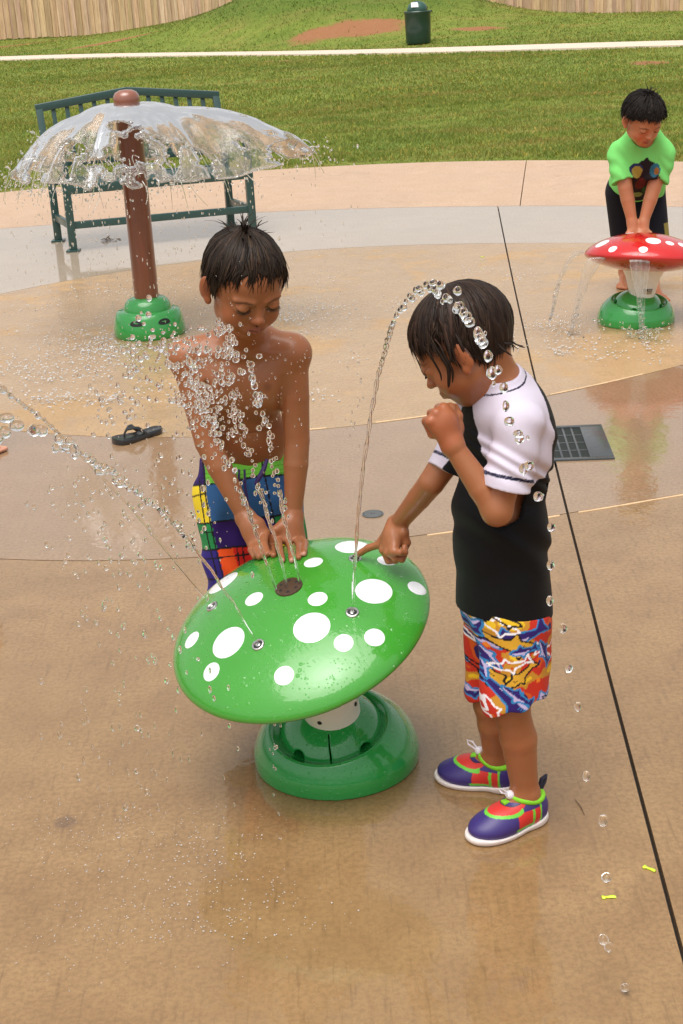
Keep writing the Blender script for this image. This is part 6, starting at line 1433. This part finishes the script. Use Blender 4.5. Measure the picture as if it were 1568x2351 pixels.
# ---- the umbrella of water round the brown pole
def dome():
    root = empty('water_umbrella', POLE_TOP, 'clear bell shaped sheet of water flung out from the top of the brown pole', 'water sheet')
    nphi, ns = 200, 74; ctr = POLE_TOP + np.array([0, 0, .006]); ph = np.linspace(0, 2 * math.pi, nphi, endpoint=False)      # 0 = to the right, -90 deg = to the camera
    def ang(c): d = (ph - R(c) + math.pi) % (2 * math.pi) - math.pi; return d
    Rm = .50 + .34 * np.exp(-(ang(-4) / .42) ** 2) + .04 * np.exp(-(ang(180) / .6) ** 2) + .02 * np.exp(-(ang(-60) / .4) ** 2) - .10 * np.exp(-(ang(-118) / .30) ** 2)
    nz = vnoise(np.stack([np.cos(ph) * 3, np.sin(ph) * 3, 0 * ph], -1), 1.6, 2) * .10 + vnoise(np.stack([np.cos(ph) * 3, np.sin(ph) * 3, 0 * ph], -1), 5, 3) * .035; Rm = Rm * (1 + nz)
    cc = 1.12 - .86 * np.exp(-(ang(-4) / .60) ** 2) - .15 * np.exp(-(ang(180) / .6) ** 2)
    dz = .27 - .03 * np.exp(-(ang(-4) / .5) ** 2) + .02 * np.exp(-(ang(-90) / .6) ** 2)
    dz = dz * (1 + .22 * vnoise(np.stack([np.cos(ph) * 3, np.sin(ph) * 3, 0 * ph], -1), 1.3, 12))
    V = np.zeros((ns, nphi, 3)); foam = np.zeros((ns, nphi))
    for i in range(ns):
        s_ = i / (ns - 1); rho = .054 + (Rm - .054) * s_ ** 1.05; z = .02 * np.sin(np.clip(rho / .22, 0, 1) * math.pi) - dz * (np.clip(rho - .05, 0, 9) / (Rm - .05)) ** 2.7
        x, y = rho * np.cos(ph), rho * np.sin(ph); P = np.stack([x, y, 0 * x], -1); w = vnoise(P, 9, 7) * .016 * s_ + vnoise(np.stack([ph * 0 + np.cos(ph) * 6, np.sin(ph) * 6, ph * 0 + s_ * 2], -1), 2.5, 5) * .007 * s_ + vnoise(P, 28, 8) * .004 * s_
        V[i] = ctr + np.stack([x, y, z + w], -1); foam[i] = .26 * np.exp(-((s_) / .32) ** 2) + .02 + .14 * np.clip(vnoise(np.stack([np.cos(ph) * 9, np.sin(ph) * 9, ph * 0 + s_ * 1.6], -1), 1.7, 6), 0, 1) + .10 * np.clip((s_ - .90) / .1, 0, 1)
    keep = np.ones((ns - 1, nphi), bool); C0 = .5 * (V[:-1] + V[1:]); q = C0 - EYE; X = 784 + FPX * (q @ CR) / (q @ _F); Yp = 1175.5 - FPX * (q @ CU) / (q @ _F); front = C0[..., 1] < ctr[1]
    for (hx, hy, rx, ry) in ((270, 290, 27, 13), (268, 317, 10, 6), (300, 330, 42, 14), (318, 350, 36, 14), (262, 350, 30, 18), (245, 375, 22, 14), (330, 366, 24, 12), (215, 372, 20, 10)):
        nn = 1 + .25 * vnoise(np.stack([X / 20, Yp / 20, X * 0], -1), 1.5, 4); keep &= ~(front & (((X - hx) / rx) ** 2 + ((Yp - hy) / ry) ** 2 < nn))
    sg = np.linspace(0, 1, ns)[:-1, None]; tear = vnoise(np.stack([C0[..., 0], C0[..., 1], C0[..., 2] * .3], -1), 13, 9) + .5 * vnoise(C0, 30, 10); keep &= ~((tear > .80 - .62 * sg ** 2) & (sg > .40)); keep &= ~((sg > .86) & (tear > .30))
    th = .0022; Vt = V.reshape(-1, 3); up = np.array([0, 0, th]); VV = np.concatenate([Vt + up, Vt - up]); N = ns * nphi; F = []; cnt = {}
    ii, jj = np.nonzero(keep)
    for i, j in zip(ii, jj):
        j2 = (j + 1) % nphi; a, b, c, d = i * nphi + j, i * nphi + j2, (i + 1) * nphi + j2, (i + 1) * nphi + j; F.append((a, b, c, d)); F.append((a + N, d + N, c + N, b + N))
        for e in ((a, b), (b, c), (c, d), (d, a)): cnt[e] = cnt.get(e, 0) + 1
    bnd = [e for e in cnt if (e[1], e[0]) not in cnt]
    for a, b in bnd: F.append((a, a + N, b + N, b))
    fo = np.concatenate([foam.ravel()] * 2)
    mesh_np('sheet', VV, [np.array(F)], M_film, root, True, np.repeat(fo[:, None], 3, 1))
    # thick rolled rims where the sheet has torn
    nxt = dict(bnd); seen = set(); mb = MB(); D = Drops()
    for a in list(nxt):
        if a in seen: continue
        chain = [a]; seen.add(a); b = nxt.get(a)
        while b is not None and b not in seen: chain.append(b); seen.add(b); b = nxt.get(b)
        if len(chain) < 4: continue
        Q = [Vt[k] for k in chain]
        if b == a: Q.append(Q[0])
        if all(k < nphi * 2 for k in chain): continue
        Q2 = [Q[max(i - 1, 0)] * .25 + Q[i] * .5 + Q[min(i + 1, len(Q) - 1)] * .25 for i in range(len(Q))]
        mb.tube(Q2, [.0030 + .0022 * abs(math.sin(i * .37 + a)) for i in range(len(Q2))], 6)
        for i in range(0, len(Q2), 3):
            if RNG.random() < .6: D.add(Q2[i] + RNG.normal(size=3) * .018 - [0, 0, abs(RNG.normal()) * .02], RNG.uniform(.003, .007))
    rim = tag(mb.build('rolled_rim', M_film, root), kind='stuff'); a_ = rim.data.color_attributes.new('Col', 'FLOAT_COLOR', 'POINT'); c = np.full((len(rim.data.vertices), 4), .34, np.float32); a_.data.foreach_set('color', c.ravel())
    # fine tendrils trailing from the rim
    mb = MB()
    for k in range(150):
        j = RNG.integers(nphi); p = V[int(ns * RNG.uniform(.80, .99)), j]; out = np.array([math.cos(ph[j]), math.sin(ph[j]), 0]); n = 7; L = RNG.uniform(.03, .13); sw = RNG.normal(size=3) * .02
        mb.tube([p + out * L * u * .7 - np.array([0, 0, 1]) * L * u * u * 1.1 + sw * math.sin(u * 3) for u in np.linspace(0, 1, n)], [.0028 * (1 - .6 * u) * RNG.uniform(.6, 1.3) for u in np.linspace(0, 1, n)], 5)
    tdr = tag(mb.build('tendrils', M_water, root), kind='stuff'); D.build('rim_beads', M_water, root)
    return V, ph, Rm
DV, dph, dR = dome()
# ---- uncountable spray
D = Drops()
def cloud(n, cx, cy, sx, sy, Y, sY, r0, r1, st=(1, 1, 1.15), zmin=.01):
    r0, r1 = r0 * .85, r1 * .85
    for _ in range(n):
        p = AT(cx + RNG.normal() * sx, cy + RNG.normal() * sy, Y + RNG.normal() * sY)
        if p[2] > zmin: D.add(p, RNG.uniform(r0, r1), st)
cloud(95, 455, 880, 34, 48, 2.54, .03, .0028, .0056); cloud(60, 445, 915, 24, 30, 2.54, .02, .0026, .0050); cloud(50, 512, 800, 30, 28, 2.55, .03, .0030, .0056); cloud(22, 512, 752, 14, 10, 2.55, .03, .002, .005); cloud(70, 505, 960, 38, 40, 2.55, .03, .0024, .0046)
cloud(60, 390, 800, 40, 32, 2.52, .04, .0030, .0060); cloud(60, 310, 850, 46, 48, 2.5, .05, .0032, .0062); cloud(34, 250, 935, 36, 30, 2.46, .05, .0030, .0060); cloud(26, 450, 1060, 45, 55, 2.5, .05, .003, .0055)
cloud(50, 420, 1170, 60, 90, 2.48, .08, .0030, .0052, (1, 1, 1.3)); cloud(40, 200, 1150, 60, 60, 2.4, .08, .003, .005, (1, 1, 1.3)); cloud(46, 250, 1250, 70, 90, 2.35, .08, .0028, .005, (1, 1, 1.5)); cloud(60, 300, 1480, 110, 150, 2.25, .1, .0022, .0040, (.9, .9, 2.0)); cloud(55, 330, 1750, 120, 110, 2.2, .08, .0020, .0036, (.85, .85, 2.4))
cloud(16, 300, 1640, 60, 170, 2.2, .1, .004, .0058, (.9, .9, 1.6)); cloud(40, 650, 900, 40, 90, 2.75, .04, .0010, .0022, (1, 1, 1.6)); cloud(20, 670, 800, 40, 40, 2.8, .04, .0008, .0018); cloud(22, 815, 940, 16, 60, 2.6, .1, .0012, .0024, (1, 1, 2)); cloud(14, 630, 1740, 8, 70, 2.46, .02, .002, .0035, (1, 1, 1.6))
cloud(240, 430, 860, 80, 90, 2.53, .05, .0007, .0018); cloud(200, 300, 1000, 120, 160, 2.4, .1, .0007, .0016, (1, 1, 1.8)); cloud(160, 560, 950, 70, 130, 2.7, .04, .0006, .0014)
for _ in range(420):     # drops flung off the umbrella and raining down round the pole
    j = RNG.integers(len(dph)); o = np.array([math.cos(dph[j]), math.sin(dph[j]), 0]); p = DV[-1, j] + o * abs(RNG.normal()) * .10; p = p + RNG.normal(size=3) * .03; D.add(p, RNG.uniform(.0022, .0055), (1, 1, 1.2))
for _ in range(900):
    j = RNG.integers(len(dph)); rho = dR[j] * RNG.uniform(.55, 1.3); z = RNG.uniform(.02, .85) ** 1.0; D.add(PC + np.array([rho * math.cos(dph[j]), rho * math.sin(dph[j]), z]), RNG.uniform(.0016, .0036), (.8, .8, 2.2))
for _ in range(260): D.add(AT(RNG.uniform(60, 150), RNG.uniform(300, 450), 6.7 + RNG.normal() * .15), RNG.uniform(.002, .0045))
tag(D.build('water_spray'), 'fine spray of flying drops over the pad and round the boys', 'water drops', None, 'stuff')
# ---- splashes where drops land: tiny crowns and beads on the wet slab
D = Drops(); 
def ground_splash(n, cx, cy, sx, sy, r0, r1, up=.012, zs=.6):
    for _ in range(n):
        x, y = cx + RNG.normal() * sx, cy + RNG.normal() * sy; p = G(x, y); 
        if p[1] > 10.4 or p[1] < 1.7: continue
        q = p - PC
        if np.hypot(q[0], q[1]) < .18: continue
        D.add(p + [0, 0, .001 + abs(RNG.normal()) * up], RNG.uniform(r0, r1), (1.25, 1.25, zs))
def patches(n, k, x0, x1, y0, y1, r0, r1, up=.012, sx=26, sy=7):
    for _ in range(n): ground_splash(k, RNG.uniform(x0, x1), RNG.uniform(y0, y1), sx, sy, r0, r1, up)
patches(60, 16, 0, 760, 650, 940, .0016, .0042, .012, 34, 9); patches(14, 45, 30, 260, 760, 960, .0018, .0046, .016, 40, 9); patches(8, 40, 560, 800, 700, 760, .0018, .004, .014, 40, 8); patches(10, 22, 700, 1250, 620, 860, .0016, .0034, .008, 30, 9)
patches(30, 16, 100, 660, 1880, 2200, .0004, .0010, .003, 70, 32); patches(8, 20, 200, 560, 1890, 2100, .0005, .0013, .005, 70, 30); patches(4, 10, 500, 780, 2050, 2130, .0007, .0014, .003, 50, 22); patches(12, 18, 1230, 1540, 760, 830, .0018, .0042, .010, 26, 8)
tsp = NT('aerated_splash_water'); _g1 = tsp.n('BsdfGlass', {'Color': (1, 1, 1, 1), 'Roughness': .05, 'IOR': 1.33}); _g2 = tsp.n('BsdfDiffuse', {'Color': (.92, .93, .94, 1)}); _g3 = tsp.n('MixShader', {0: .5}); tsp.t.links.new(_g1.outputs[0], _g3.inputs[1]); tsp.t.links.new(_g2.outputs[0], _g3.inputs[2]); tsp.t.links.new(_g3.outputs[0], tsp.out.inputs[0])
tag(D.build('splash_beads', tsp.m), 'tiny splash beads scattered where drops hit the wet concrete', 'splashes', None, 'stuff')
print('SCRIPT TIME', round(time.time() - T0, 1), 'objects', len(bpy.data.objects))
